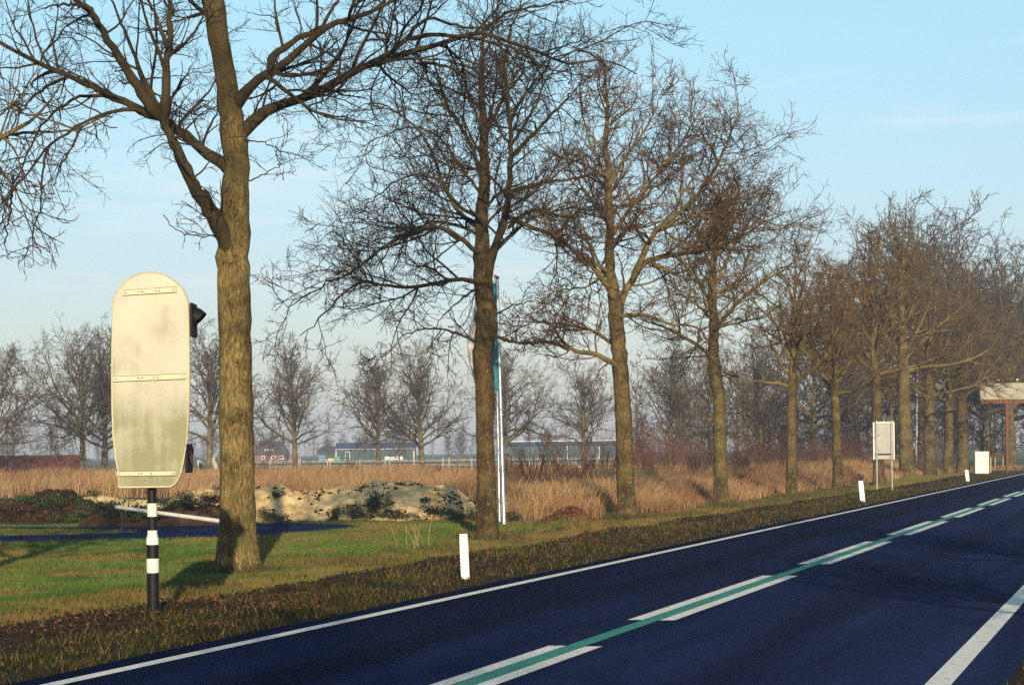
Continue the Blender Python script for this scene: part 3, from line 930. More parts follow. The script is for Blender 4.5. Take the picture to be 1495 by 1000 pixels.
row_tree((1358, 694), 2, 'stout dark bare oak with low spreading fork second right of the grey sign', 1.9, 1.25)
row_tree((1385, 692), 1, 'thinner bare oak between the stout forked oak and the leaning oak by the cabinet', 3.7, 0.95)
row_tree((1406, 691), 2, 'bare oak leaning right beside the white cabinet', 5.2, 1.3)
row_tree((1478, 682), 1, 'bare oak behind the rust coloured canopy post', 2.2, 1.0)
row_tree((1540, 676), 2, 'bare oak beyond the right end of the canopy', 0.9, 1.15)

# trees of the same avenue that stand just outside the picture and shade the road
def avenue(d, s, mi, label, rz, sc, szf=1.0):
    X0, Y0 = ds(d, s)
    plant_tree('oak_tree', AT[mi], (X0, Y0, -0.02), label, 'tree', 'oaks beside the camera', rz, sc, szf)
s1 = slon(*G(347, 835))
avenue(D_TREE - 0.2, s1 - 10.8, 0, 'bare oak just left of the picture whose crown hangs into the corner', 4.0, 0.84, 1.4)
avenue(3.2, -9.0, 2, 'bare oak on the near verge behind the viewer', 0.4, 1.0)
avenue(3.4, -30.0, 1, 'bare oak on the near verge far behind the viewer', 2.0, 1.0)
avenue(3.3, -19.5, 0, 'bare oak on the near verge behind the viewer, second away', 5.0, 1.25)
avenue(3.6, 12.5, 0, 'bare oak on the near verge just ahead of the viewer outside the picture', 3.9, 0.85)
avenue(3.3, 22.0, 2, 'bare oak on the near verge right of the picture', 3.0, 0.95)

# ------------------------------------------------------------------ trees in the field behind
BT = [auto_tree_meshes(31, 11.0, 0.27, 3.0, 6.6, BARK_FAR, nl=26, dens=(3.4, 4.0, 6.0, 0), tip=0.009, scale=1.45, asc=1.0),
      auto_tree_meshes(32, 11.5, 0.26, 2.8, 5.8, BARK_FAR, nl=26, dens=(3.4, 4.0, 6.0, 0), tip=0.009, scale=1.45, asc=1.15, lean=(0.03, 0)),
      auto_tree_meshes(33, 10.5, 0.30, 2.4, 6.2, BARK_FAR, nl=24, dens=(3.4, 4.0, 6.0, 0), tip=0.009, scale=1.45, asc=1.2, lean=(-0.03, 0.02)),
      auto_tree_meshes(34, 9.0, 0.20, 1.2, 3.6, BARK_FAR, nl=16, dens=(4.6, 5.0, 6.5, 0), tip=0.010, scale=1.4, asc=1.1)]
FIELD = 'bare trees across the field'
def field_tree(px, top, Y, mi, label, rz, group=FIELD):
    """tree at photo column px and depth Y whose top reaches photo row top"""
    X0 = XG(px, Y)
    hgt = P(px, top, Y)[2]
    nat = (11.0, 11.5, 10.5, 9.0)[mi]
    sc = hgt / nat
    return plant_tree('field_tree', BT[mi], (X0, Y, -0.02), label, 'tree', group, rz, sc)
field_tree(-8, 520, 150, 0, 'bare field tree cut by the left picture edge in front of the hedge', 0.2)
field_tree(-70, 500, 170, 2, 'bare field tree reaching in from beyond the left picture edge', 2.0)
field_tree(121, 492, 165, 0, 'round crowned bare tree at the right end of the russet hedge', 1.2)
field_tree(152, 505, 172, 2, 'bare tree with crooked leaning trunk just left of the round topped board', 3.3)
field_tree(305, 478, 170, 1, 'tall upright bare tree between the board and the thick oak trunk', 0.7)
field_tree(432, 498, 178, 1, 'upright bare tree left of the green barn, right of the thick oak', 2.9)
field_tree(553, 512, 180, 1, 'bare tree with fanned upright limbs in front of the green barn middle', 4.6)
field_tree(617, 520, 182, 2, 'bare tree with curved trunk at the right end of the green barn', 0.3)
field_tree(738, 520, 178, 0, 'bare tree directly behind the flagpoles', 2.5)
field_tree(852, 528, 178, 1, 'bare tree with orange leaves at its foot in front of the long far barn', 1.4)
field_tree(978, 500, 165, 1, 'dark trunked bare tree between the third and fourth row oaks', 5.5)
field_tree(1038, 520, 170, 0, 'slender bare tree seen beside the fourth row oak trunk', 3.6)
field_tree(1113, 500, 150, 2, 'pale bare tree forking low into two arms between fourth and fifth row oaks', 1.0)
field_tree(1190, 470, 165, 0, 'bare tree behind the gap between the two slim row oaks', 2.8)
field_tree(1252, 440, 170, 1, 'tall bare tree behind the slim row oak with the dark foot', 1.7)
field_tree(1300, 400, 178, 0, 'tall bare tree rising behind the grey steel sign', 4.0)
field_tree(1345, 300, 190, 1, 'tallest bare tree rising above the crowns of the row at right', 0.4)
field_tree(1400, 330, 195, 1, 'second tallest bare tree rising above the row at right', 3.0)
field_tree(1440, 420, 185, 0, 'bare tree behind the left end of the canopy', 5.0)
field_tree(1475, 380, 200, 2, 'bare tree at the right picture edge above the canopy', 2.1)
field_tree(1520, 430, 190, 0, 'bare tree beyond the right picture edge behind the canopy', 1.1)
# small faint trees farther out
for px, top, Y, mi, rz, lab in ((310, 610, 330, 3, 1, 'small hazy bare tree beyond the cream wall'), (478, 628, 420, 3, 2, 'small hazy bare tree at the left end of the green barn'),
        (533, 622, 400, 3, 4.1, 'small hazy bare tree in front of the barn near its white corner'), (583, 620, 400, 3, 0.4, 'small hazy bare tree in front of the barn roof right part'),
        (655, 630, 380, 3, 3, 'small hazy bare tree right of the green barn'), (676, 622, 360, 3, 5, 'small hazy birch like tree left of the second row oak'),
        (800, 625, 380, 3, 2.2, 'small hazy bare tree left of the long far barn'), (940, 600, 300, 3, 1.1, 'small hazy bare tree right of the long far barn'),
        (20, 600, 300, 3, 1.6, 'small hazy bare tree above the hedge near the left edge'), (75, 612, 320, 3, 2.8, 'small hazy bare tree above the hedge middle'),
        (205, 600, 300, 3, 0.6, 'small hazy bare tree hidden behind the board'), (400, 612, 380, 3, 3.9, 'small hazy bare tree right of the brick house roof')):
    field_tree(px, top, Y, mi, lab, rz, 'small trees in the haze')

# far woods: reads as one soft mass
rng = np.random.default_rng(5)
def woods(name, spots, m, kmul=1.0, seed=50):
    V, F_, R_, n = [], [], [], 0
    src = []
    for sd in range(3):
        T = auto_tree_meshes(seed + sd, 9.0, 0.16, 1.0, 3.4, m, nl=11, dens=(2.6 * kmul, 3.0 * kmul, 4.0 * kmul, 0), tip=0.016, scale=1.7, asc=1.2)
        for me_ in T:
            v = np.empty(len(me_.vertices) * 3, np.float32); me_.vertices.foreach_get('co', v)
            f = np.empty(len(me_.loops), np.int32); me_.loops.foreach_get('vertex_index', f)
            r = np.empty(len(me_.vertices), np.float32); me_.attributes['rad'].data.foreach_get('value', r)
            src.append((sd, v.reshape(-1, 3), f.reshape(-1, 4), r))
        for me_ in T: bpy.data.meshes.remove(me_)
    for (X, Y, hh) in spots:
        sd = rng.integers(3)
        a = rng.random() * 6.28
        c, s_ = math.cos(a), math.sin(a)
        sc = hh / 9.0
        for q, v, f, r in src:
            if q != sd: continue
            vv = np.stack([(v[:, 0] * c - v[:, 1] * s_) * sc + X, (v[:, 0] * s_ + v[:, 1] * c) * sc + Y, v[:, 2] * sc], -1)
            V.append(vv); F_.append(f + n); R_.append(r); n += len(v)
    me_ = np_mesh(name, np.concatenate(V), np.concatenate(F_), 4, True, {'rad': ('FLOAT', np.concatenate(R_))})
    return tag(link(name, me_, None, m), kind='stuff')
sp = []
for i in range(90):
    Y = rng.uniform(620, 900)
    sp.append((XG(rng.uniform(-60, 1000), Y), Y, rng.uniform(6, 12)))
woods('far_woods', sp, BARK_FAR, 1.2)
sp = []
for i in range(70):
    px = rng.uniform(930, 1560)
    Y = rng.uniform(185, 290)
    sp.append((XG(px, Y), Y, rng.uniform(6.5, 10.5)))
woods('woodland', sp, BARK_FAR, 1.25, 60)

# ------------------------------------------------------------------ shrubs and thickets
def shrub_mesh(seed, hgt, spread, nst, m, dens=(4, 6, 0), tip=0.004):
    rng = np.random.default_rng(seed)
    S = 12
    az = rng.random(nst) * 6.28
    tilt = np.radians(rng.uniform(2, 32, nst))
    ln = hgt * rng.uniform(0.6, 1.05, nst)
    d = np.stack([np.cos(az) * np.sin(tilt), np.sin(az) * np.sin(tilt), np.cos(tilt)], -1)
    Q = np.empty((nst, S, 3))
    Q[:, 0] = np.stack([rng.normal(size=nst) * spread * 0.2, rng.normal(size=nst) * spread * 0.2, np.full(nst, -0.03)], -1)
    for k in range(1, S):
        d = d + 0.07 * rng.normal(size=(nst, 3)); d[:, 2] += 0.03
        d /= np.linalg.norm(d, axis=1, keepdims=True)
        Q[:, k] = Q[:, k - 1] + d * (ln / (S - 1))[:, None]
    R_ = (0.006 * ln + 0.006)[:, None] * (1 - np.linspace(0, 1, S))[None] + tip
    T = Tubes()
    T.add(Q, R_, 4)
    a, ar = spawn(rng, Q, R_, dens[0], 0.2, 1, 35, 10, 0.4, 0.4, 7, 0.12, 0.06, 0.7, tip, 0.15, 0.9)
    T.add(a, ar, 3)
    b, br = spawn(rng, a, ar, dens[1], 0.1, 1, 38, 12, 0.45, 0.3, 5, 0.14, 0.05, 0.7, tip * 0.8, 0.08, 0.4)
    T.add(b, br, 3)
    return T.mesh('shrub', m)
SHR = [shrub_mesh(71, 2.2, 0.6, 16, BARK_SHRUB, tip=0.005), shrub_mesh(72, 1.8, 0.9, 22, BARK_SHRUB, tip=0.005), shrub_mesh(73, 2.6, 0.4, 9, BARK_SHRUB, tip=0.005)]
for px, Y, mi, sc, rz, lab in ((782, 84, 0, 1.15, 0.3, 'spreading leafless reddish shrub right of the flagpoles in the dry grass'),
        (752, 92, 1, 1.0, 1.7, 'low leafless shrub just right of the flagpole foot'),
        (815, 100, 2, 1.1, 2.9, 'thin upright leafless shrub behind the spreading shrub'),
        (862, 95, 1, 1.15, 4.0, 'leafless purple brown shrub left of the third row oak'),
        (884, 88, 2, 1.1, 5.2, 'tall thin leafless sapling touching the third row oak trunk'),
        (945, 96, 1, 1.1, 0.9, 'leafless shrub just right of the third row oak'),
        (980, 104, 2, 1.1, 2.2, 'thin leafless sapling in the grass between third and fourth row oaks'),
        (1018, 100, 0, 1.0, 3.1, 'leafless shrub left of the fourth row oak'),
        (388, 120, 2, 0.75, 1.0, 'small twiggy shrub in the dry grass right of the thick oak'),
        (500, 118, 1, 0.7, 2.0, 'low twiggy shrub in the dry grass left of the evergreen bush'),
        (515, 125, 2, 0.7, 3.0, 'small upright shrub in the dry grass beneath the barn'),
        (640, 122, 1, 0.65, 4.0, 'low twiggy shrub in the dry grass right of the barn'),
        (1085, 110, 1, 1.1, 1.3, 'leafless bramble like shrub right of the fourth row oak'),
        (835, 78, 1, 1.0, 2.5, 'low reddish bramble like shrub between the leaf pile and the third oak'),
        (1130, 118, 0, 1.0, 0.9, 'leafless shrub left of the fifth row oak in the grass'),
        (1195, 128, 1, 1.2, 3.9, 'reddish leafless shrub between the two slim row oaks'),
        (20, 120, 1, 0.8, 0.5, 'low reddish shrub by the left picture edge under the hedge'),
        (275, 135, 2, 0.7, 0.2, 'thin shrub right of the board above the dry grass')):
    o = link('bare_shrub', SHR[mi], None, None, (XG(px, Y), Y, -0.02))
    o.scale = (sc,) * 3; o.rotation_euler = (0, 0, rz)
    tag(o, lab, 'shrub', 'leafless shrubs in the dry grass')
# bramble thicket behind the row: one mass of stems
def scatter_stems(n, px0, px1, Y0, Y1, hmin, hmax, seed, m, name, rad=0.008, S=6, side=True):
    rng = np.random.default_rng(seed)
    Y = rng.uniform(Y0, Y1, n)
    X = np.array([XG(p, y) for p, y in zip(rng.uniform(px0, px1, n), Y)])
    keep = inside(STRAW, X, Y) & (dlat(X, Y) < D_TREE - 2.0)
    cl = vnoise(X, Y, 0.22, 2)
    keep &= cl > rng.random(n) * 0.75
    X, Y, cl = X[keep], Y[keep], cl[keep]
    n = len(X)
    ln = rng.uniform(hmin, hmax, n) * (0.55 + 0.8 * cl)
    az = rng.random(n) * 6.28
    tl = np.radians(rng.uniform(0, 28, n))
    d = np.stack([np.cos(az) * np.sin(tl), np.sin(az) * np.sin(tl), np.cos(tl)], -1)
    Q = np.empty((n, S, 3)); Q[:, 0] = np.stack([X, Y, np.full(n, -0.03)], -1)
    for k in range(1, S):
        d = d + 0.12 * rng.normal(size=(n, 3)); d /= np.linalg.norm(d, axis=1, keepdims=True)
        Q[:, k] = Q[:, k - 1] + d * (ln / (S - 1))[:, None]
    R_ = np.full((n, 1), rad) * (1 - 0.7 * np.linspace(0, 1, S))[None]
    T = Tubes(); T.add(Q, R_, 3)
    a, ar = spawn(rng, Q, R_, 3.2, 0.2, 1, 40, 12, 0.45, 0.4, 5, 0.15, 0.03, 0.7, rad * 0.35, 0.15, 0.9)
    T.add(a, ar, 3)
    b, br = spawn(rng, a, ar, 3.2, 0.2, 1, 40, 12, 0.5, 0.4, 4, 0.15, 0.03, 0.7, rad * 0.3, 0.1, 0.5)
    T.add(b, br, 3)
    me_ = T.mesh(name, m)
    tag(link(name, me_), kind='stuff')
scatter_stems(2600, 900, 1500, 100, 168, 1.2, 3.0, 81, BARK_SHRUB, 'bramble_thicket', 0.010)
scatter_stems(1500, -60, 760, 92, 160, 0.8, 1.5, 82, BARK_SHRUB, 'weed_stalks', 0.013)

# ------------------------------------------------------------------ grass
def blades(name, X, Y, Z, hgt, wid, lean, col, m, wind=None, seg=1, seed=1):
    rng = np.random.default_rng(seed)
    n = len(X)
    az = rng.random(n) * 2 * np.pi
    la = rng.random(n) * 2 * np.pi
    lx, ly = np.cos(la) * lean * hgt, np.sin(la) * lean * hgt
    if wind is not None:
        lx += wind[0] * hgt; ly += wind[1] * hgt
    wx, wy = np.cos(az) * wid / 2, np.sin(az) * wid / 2
    if seg == 1:
        V = np.stack([np.stack([X - wx, Y - wy, Z], -1), np.stack([X + wx, Y + wy, Z], -1), np.stack([X + lx, Y + ly, Z + hgt], -1)], 1).reshape(-1, 3)
        f = np.arange(3 * n).reshape(n, 3)
        me_ = np_mesh(name, V, f, 3, False, {'tone': ('FLOAT_COLOR', np.repeat(np.concatenate([col, np.ones((n, 1))], 1), 3, 0))})
    else:
        k = 0.55
        mx_, my_ = X + lx * 0.3, Y + ly * 0.3
        V = np.stack([np.stack([X - wx, Y - wy, Z], -1), np.stack([X + wx, Y + wy, Z], -1),
                      np.stack([mx_ + wx * .8, my_ + wy * .8, Z + hgt * k], -1), np.stack([mx_ - wx * .8, my_ - wy * .8, Z + hgt * k], -1),
                      np.stack([X + lx + wx * .25, Y + ly + wy * .25, Z + hgt], -1), np.stack([X + lx - wx * .25, Y + ly - wy * .25, Z + hgt], -1)], 1).reshape(-1, 3)
        b0 = np.arange(n)[:, None] * 6
        f = np.concatenate([b0 + np.array([[0, 1, 2, 3]]), b0 + np.array([[3, 2, 4, 5]])], 0)
        me_ = np_mesh(name, V, f, 4, False, {'tone': ('FLOAT_COLOR', np.repeat(np.concatenate([col, np.ones((n, 1))], 1), 6, 0))})
    return tag(link(name, me_, None, m), kind='stuff')
M_GRASS = mat('grass_blades', (1, 1, 1), 0.7, attr='tone', spec=0.2, trans=0.25)
M_STRAW = mat('dry_grass_blades', (1, 1, 1), 0.8, attr='tone', spec=0.15, trans=0.3)
def lerp(a, b, t_): return np.asarray(a) * (1 - t_[:, None]) + np.asarray(b) * t_[:, None]
def grass_cols(X, Y, rng):
    d = dlat(X, Y)
    n = len(X)
    p1 = vnoise(X, Y, 0.35, 3); p2 = vnoise(X + 40, Y + 9, 1.1, 3); p3 = vnoise(X + 7, Y + 70, 0.5, 3)
    c = lerp((0.050, 0.14, 0.020), (0.125, 0.225, 0.050), sstep(0.35, 0.65, p1))
    c = c * (1 - 0.25 * sstep(0.5, 0.7, p3))[:, None]
    ye = sstep(0.44, 0.62, p2 * 0.6 + p3 * 0.4)
    # yellowed band just left of the turned earth, browner verge towards the asphalt
    band = np.exp(-((d - (D_SOIL - 1.1)) / 0.75) ** 2)
    ye = np.clip(ye * 0.72 + 0.85 * band * (0.45 + 0.9 * p2), 0, 1)
    c = lerp3(c, (0.27, 0.19, 0.065), ye)
    vg = sstep(D_SOIL - 0.1, D_SOIL + 0.3, d)
    vb = np.clip(0.25 + 0.9 * (p2 - 0.35) * 1.5, 0, 1)
    vc = lerp((0.036, 0.066, 0.010), (0.085, 0.056, 0.020), vb)
    vc = vc * (0.10 + 0.80 * vnoise(X + 11, Y + 31, 1.9, 3))[:, None]
    c = c * (1 - vg[:, None]) + vc * vg[:, None]
    dead = rng.random(n) < (0.10 + 0.25 * ye * (1 - vg) + 0.05 * vg)
    c[dead] = np.array((0.27, 0.19, 0.085)) * (0.6 + 0.7 * rng.random(dead.sum()))[:, None]
    return c * np.array((0.84, 0.82, 0.70)) * (0.60 + 0.7 * rng.random(n))[:, None]
def lerp3(c, b, t_): return c * (1 - t_[:, None]) + np.asarray(b) * t_[:, None]
def in_view(X, Y, Z, mrg=30):
    px, py = to_px(X, Y, Z)
    return (px > -mrg * 9) & (px < 1495 + mrg * 14) & (py < 1000 + mrg * 1.5)
rng = np.random.default_rng(41)
def scatter(n, x0, x1, y0, y1):
    return rng.uniform(x0, x1, n), rng.uniform(y0, y1, n)
Xs, Ys, Hs, Ws = [], [], [], []
for (y0, y1, den, hh, wd) in ((15, 32, 1500, 0.055, 0.008), (32, 44, 1100, 0.06, 0.010), (44, 64, 600, 0.065, 0.014)):
    x0, x1 = -0.34 * y1, 0.40 * y1
    n = int((x1 - x0) * (y1 - y0) * den)
    X, Y = scatter(n, x0, x1, y0, y1)
    d = dlat(X, Y)
    k = ((d < R0 - 0.03 + 0.12 * (vnoise(X, Y, 2.5, 2) - 0.5)) | (d > R1 + 0.03)) & in_view(X, Y, 0)
    X, Y = X[k], Y[k]
    k = ~inside(DRIVE, X, Y) & ~inside(STRAW, X, Y) & (rng.random(len(X)) > 0.93 * soil_w(X, Y))
    X, Y = X[k], Y[k]
    bare = vnoise(X + 3, Y + 8, 1.6, 3)
    vg = sstep(D_SOIL - 0.2, D_SOIL + 0.3, dlat(X, Y))
    k = rng.random(len(X)) < (1 - 0.88 * sstep(0.42, 0.56, bare) * vg) * (1 - 0.55 * sstep(0.60, 0.70, vnoise(X + 60, Y + 15, 1.3, 3)))
    X, Y = X[k], Y[k]
    tuft = vnoise(X, Y, 2.2, 3)
    hs = hh * (0.45 + 1.2 * tuft) * (0.6 + 0.8 * rng.random(len(X))) * (1 + 0.35 * sstep(D_SOIL - 1.8, D_SOIL - 0.3, dlat(X, Y)))
    Xs.append(X); Ys.append(Y); Hs.append(hs); Ws.append(np.full(len(X), wd) * (0.7 + 0.6 * rng.random(len(X))))
n = 150000                                  # the verge running away along the road
s_ = rng.uniform(slon(*G(900, 790)), 175, n) ; dd_ = rng.uniform(D_TREE - 1.6, R0 - 0.03, n)
X, Y = ds(dd_, s_)
k = (Y > 64) & ~inside(STRAW, X, Y) & (rng.random(n) > 0.9 * soil_w(X, Y))
X, Y = X[k], Y[k]
Xs.append(X); Ys.append(Y); Hs.append(0.08 * (0.5 + rng.random(len(X)))); Ws.append(np.full(len(X), 0.022))
X, Y, Hh, Ww = map(np.concatenate, (Xs, Ys, Hs, Ws))
# longer pale tufts round the trunk feet and along the turned earth
tX, tY, tH = [], [], []
for (bx_, by_) in ((347, 835), (712, 787), (916, 759), (1054, 740), (1155, 727), (1224, 718)):
    q0, q1 = G(bx_, by_)
    a_ = rng.random(900) * 6.28; r_ = 0.33 + 0.45 * rng.random(900) ** 2
    tX.append(q0 + np.cos(a_) * r_); tY.append(q1 + np.sin(a_) * r_); tH.append(0.07 + 0.16 * rng.random(900))
s_ = rng.uniform(16, 90, 60000); dd_ = D_SOIL - 0.9 + rng.normal(size=60000) * 0.9
a_, b_ = ds(dd_, s_)
k = (vnoise(a_, b_, 1.7, 2) > 0.62) & (dd_ < R0 - 0.15) & (soil_w(a_, b_) < 0.4) & ~inside(STRAW, a_, b_)
tX.append(a_[k]); tY.append(b_[k]); tH.append(0.06 + 0.13 * rng.random(k.sum()))
tX, tY, tH = map(np.concatenate, (tX, tY, tH))
tc_ = lerp((0.17, 0.115, 0.042), (0.065, 0.085, 0.02), rng.random(len(tX))) * (0.5 + 0.7 * rng.random(len(tX)))[:, None]
blades('long_grass', tX, tY, ground_z(tX, tY) - 0.01, tH, 0.008 + 0.0002 * tY, 0.5, tc_, M_GRASS, None, 2, 9)
blades('grass', X, Y, ground_z(X, Y) - 0.005, Hh, Ww, 0.55, grass_cols(X, Y, rng), M_GRASS, None, 1, 3)

# tall dry grass
n = 330000
Y = 60 + (172 - 60) * rng.random(n) ** 1.25
X = rng.uniform(-0.33, 0.30, n) * Y
more = 60000
sx = rng.uniform(slon(*G(880, 770)), 150, more); dx = D_TREE - 0.6 - 7 * rng.random(more) ** 1.3
X2, Y2 = ds(dx, sx)
X, Y = np.concatenate([X, X2]), np.concatenate([Y, Y2])
k = inside(STRAW, X, Y) & in_view(X, Y, 0, 60)
X, Y = X[k], Y[k]
cl = vnoise(X, Y, 0.28, 3)
k = rng.random(len(X)) < 0.35 + cl
X, Y, cl = X[k], Y[k], cl[k]
edge = sstep(D_TREE - 0.4, D_TREE - 2.6, dlat(X, Y))
hgt = (0.25 + 1.15 * cl) * (0.6 + 0.6 * rng.random(len(X))) * (0.45 + 0.55 * edge) * (1 - 0.45 * sstep(130, 172, Y))
pur = sstep(0.45, 0.75, vnoise(X + 90, Y + 20, 0.12, 3)) * sstep(-10, 12, X)
c = lerp((0.47, 0.315, 0.155), (0.30, 0.165, 0.08), sstep(0.25, 0.75, vnoise(X + 5, Y, 0.45, 3)))
c = lerp3(c, (0.15, 0.075, 0.05), 0.85 * pur)
c = c * (0.55 + 0.8 * rng.random(len(X)))[:, None]
print('straw blades', len(X))
blades('dry_grass', X, Y, ground_z(X, Y) - 0.01, hgt, 0.010 + 0.00016 * Y, 0.35, c, M_STRAW, (0.12, 0.02), 2, 5)

# fallen leaves on the verge
n = 16000
s_ = rng.uniform(14, 75, n); dd_ = D_SOIL + 0.4 + rng.normal(size=n) * 1.1
X, Y = ds(dd_, s_)
k = (dd_ < R0 - 0.1) & (vnoise(X, Y, 0.7, 3) > 0.36 + 0.35 * rng.random(n))
X, Y = X[k], Y[k]
more = 1600
X = np.concatenate([X, rng.uniform(-12, 2, more)]); Y = np.concatenate([Y, rng.uniform(24, 52, more)])
k = (dlat(X, Y) < R0 - 0.1) & ~inside(DRIVE, X, Y)
X, Y = X[k], Y[k]
def leaf_quads(name, C, size, col, m, kind='stuff', parent=None, flat=0.5, seed=2, off=(0, 0, 0)):
    rng = np.random.default_rng(seed)
    n = len(C)
    nrm = rng.normal(size=(n, 3)) * flat; nrm[:, 2] += 1 - flat if flat < 1 else 0
    nrm /= np.linalg.norm(nrm, axis=1, keepdims=True) + 1e-9
    a = np.cross(nrm, rng.normal(size=(n, 3))); a /= np.linalg.norm(a, axis=1, keepdims=True) + 1e-9
    b = np.cross(nrm, a)
    sz = (size * (0.6 + 0.8 * rng.random(n)))[:, None]
    C = C - np.asarray(off)
    V = np.stack([C - a * sz, C - b * sz * 0.55, C + a * sz, C + b * sz * 0.55], 1).reshape(-1, 3)
    V = V.reshape(n, 4, 3); V[:, 0] += nrm * sz * 0.3; V[:, 2] += nrm * sz * 0.3; V = V.reshape(-1, 3)
    me_ = np_mesh(name, V, np.arange(4 * n).reshape(n, 4), 4, False, {'tone': ('FLOAT_COLOR', np.repeat(np.concatenate([col, np.ones((n, 1))], 1), 4, 0))})
    o = link(name, me_, parent, m)
    if kind: tag(o, kind=kind)
    return o
M_LEAF = mat('leaves', (1, 1, 1), 0.6, attr='tone', spec=0.3, trans=0.2)
lc = np.array((0.15, 0.062, 0.028)) * (0.2 + 1.2 * rng.random(len(X)))[:, None]
leaf_quads('fallen_leaves', np.stack([X, Y, ground_z(X, Y) + 0.03 + 0.03 * rng.random(len(X))], -1), 0.024, lc, M_LEAF)

# turned earth: crumbs and clods along the verge
def clods(name, X, Y, Z, size, m, seed=4):
    rng = np.random.default_rng(seed)
    n = len(X)
    oc = np.array([(1, 0, 0), (0, 1, 0), (-1, 0, 0), (0, -1, 0), (0, 0, 1), (0, 0, -1)], float)
    V = oc[None] * (size * (0.6 + 0.8 * rng.random((n, 6)).T).T)[..., None] if False else oc[None] * (size[:, None] * (0.6 + 0.8 * rng.random((n, 6))))[..., None]
    a = rng.random(n) * 6.28
    x = V[..., 0] * np.cos(a)[:, None] - V[..., 1] * np.sin(a)[:, None]
    y = V[..., 0] * np.sin(a)[:, None] + V[..., 1] * np.cos(a)[:, None]
    V = np.stack([x + X[:, None], y + Y[:, None], V[..., 2] * 0.7 + Z[:, None]], -1).reshape(-1, 3)
    f0 = np.array([(0, 1, 4), (1, 2, 4), (2, 3, 4), (3, 0, 4), (1, 0, 5), (2, 1, 5), (3, 2, 5), (0, 3, 5)])
    f = (np.arange(n)[:, None, None] * 6 + f0[None]).reshape(-1, 3)
    return tag(link(name, np_mesh(name, V, f, 3, False), None, m), kind='stuff')
M_EARTH = mat('turned_earth', (0.014, 0.008, 0.005), 0.95, (0.046, 0.026, 0.016), scale=6, spec=0.1)
n = 26000
s_ = rng.uniform(16, 140, n); dd_ = D_SOIL + rng.uniform(-0.9, 0.9, n)
X, Y = ds(dd_, s_)
k = rng.random(n) < soil_w(X, Y) * 1.0
X, Y = X[k], Y[k]
clods('earth_crumbs', X, Y, ground_z(X, Y) + 0.01, 0.010 + 0.030 * rng.random(len(X)) ** 2.5, M_EARTH)

# ------------------------------------------------------------------ heaps behind the lawn
def heap(name, px0, px1, y_base, prof, label, cat, m, lump=0.10, seed=1, depth=3.0, nxs=260, nys=70):
    """elongated heap whose ridge follows the photo profile [(px, row)]"""
    Yb = G(0.5 * (px0 + px1), y_base)[1]
    Yc = Yb + depth * 0.55
    x0, x1 = XG(px0, Yc), XG(px1, Yc)
    xs, ys = np.linspace(x0, x1, nxs), np.linspace(Yb, Yb + depth * 1.25, nys)
    pp = np.array([to_px(x, Yc, 0)[0] for x in xs])
    ridge = np.array([P(p, r, Yc)[2] for p, r in zip(pp, np.interp(pp, [q[0] for q in prof], [q[1] for q in prof]))])
    Xg, Yg = np.meshgrid(xs, ys)
    v = (Yg - Yb) / (depth * 1.25)
    cen = 0.46 + 0.14 * (vnoise(Xg, Xg * 0 + seed, 0.8, 2) - 0.5)
    sh = np.where(v < cen, sstep(0, 1, v / cen) ** 0.85, sstep(0, 1, (1 - v) / (1 - cen)))
    Z = np.maximum(ridge, 0)[None] * sh
    wgt = np.minimum(1, sh * 2.5) * np.minimum(1, np.maximum(ridge, 0) / 0.3)[None]
    Z += wgt * (lump * (vnoise(Xg + seed * 11, Yg, 1.5, 3) - 0.5) + lump * 0.9 * (vnoise(Xg + seed * 5, Yg, 4.0, 3) - 0.5) + lump * 0.5 * (vnoise(Xg + seed * 3, Yg, 9.0, 2) - 0.5))
    Z -= 0.03
    i_ = np.arange(nxs * nys).reshape(nys, nxs)
    q = np.stack([i_[:-1, :-1], i_[:-1, 1:], i_[1:, 1:], i_[1:, :-1]], -1).reshape(-1, 4)
    c0 = (0.5 * (x0 + x1), Yc, 0.0)
    me_ = np_mesh(name, np.stack([Xg, Yg, Z], -1).reshape(-1, 3) - np.array(c0), q, 4, True)
    o = link(name, me_, None, m, c0)
    tag(o, label, cat)
    return lambda X, Y: _hz(xs, ys, Z, X, Y)
def _hz(xs, ys, Z, X, Y):
    u = np.clip((np.asarray(X) - xs[0]) / (xs[-1] - xs[0]) * (len(xs) - 1), 0, len(xs) - 1.001)
    v = np.clip((np.asarray(Y) - ys[0]) / (ys[-1] - ys[0]) * (len(ys) - 1), 0, len(ys) - 1.001)
    i, j = u.astype(int), v.astype(int)
    fu, fv = u - i, v - j
    return (Z[j, i] * (1 - fu) + Z[j, i + 1] * fu) * (1 - fv) + (Z[j + 1, i] * (1 - fu) + Z[j + 1, i + 1] * fu) * fv
M_SAND = mat('heap_sand', (0.50, 0.34, 0.15), 0.95, (0.74, 0.55, 0.28), scale=1.1, bump=1.0, bscale=8, spec=0.1, detail=10)
M_SANDY = mat('yellow_sand', (0.50, 0.37, 0.17), 0.95, (0.62, 0.48, 0.25), scale=2, bump=0.6, bscale=10, spec=0.1)
M_SOIL = mat('heap_soil', (0.030, 0.018, 0.011), 0.95, (0.085, 0.048, 0.028), scale=1.6, bump=1.0, bscale=9, spec=0.1, detail=9)
sand_z = heap('sand_heap', 225, 712, 762, [(225, 745), (262, 722), (300, 713), (335, 709), (372, 710), (410, 707), (432, 716), (470, 712), (520, 706), (550, 700), (600, 704), (645, 707), (668, 713), (690, 728), (712, 752)],
    'long heap of pale sand spotted with dark clods behind the lawn', 'sand heap', M_SAND, 0.16, 1, 4.0)
heap('sand_heap', 112, 262, 752, [(112, 740), (122, 724), (150, 722), (175, 727), (215, 728), (262, 738)],
    'small bright yellow sand heap between the dark soil heap and the board', 'sand heap', M_SANDY, 0.05, 3, 3.0)
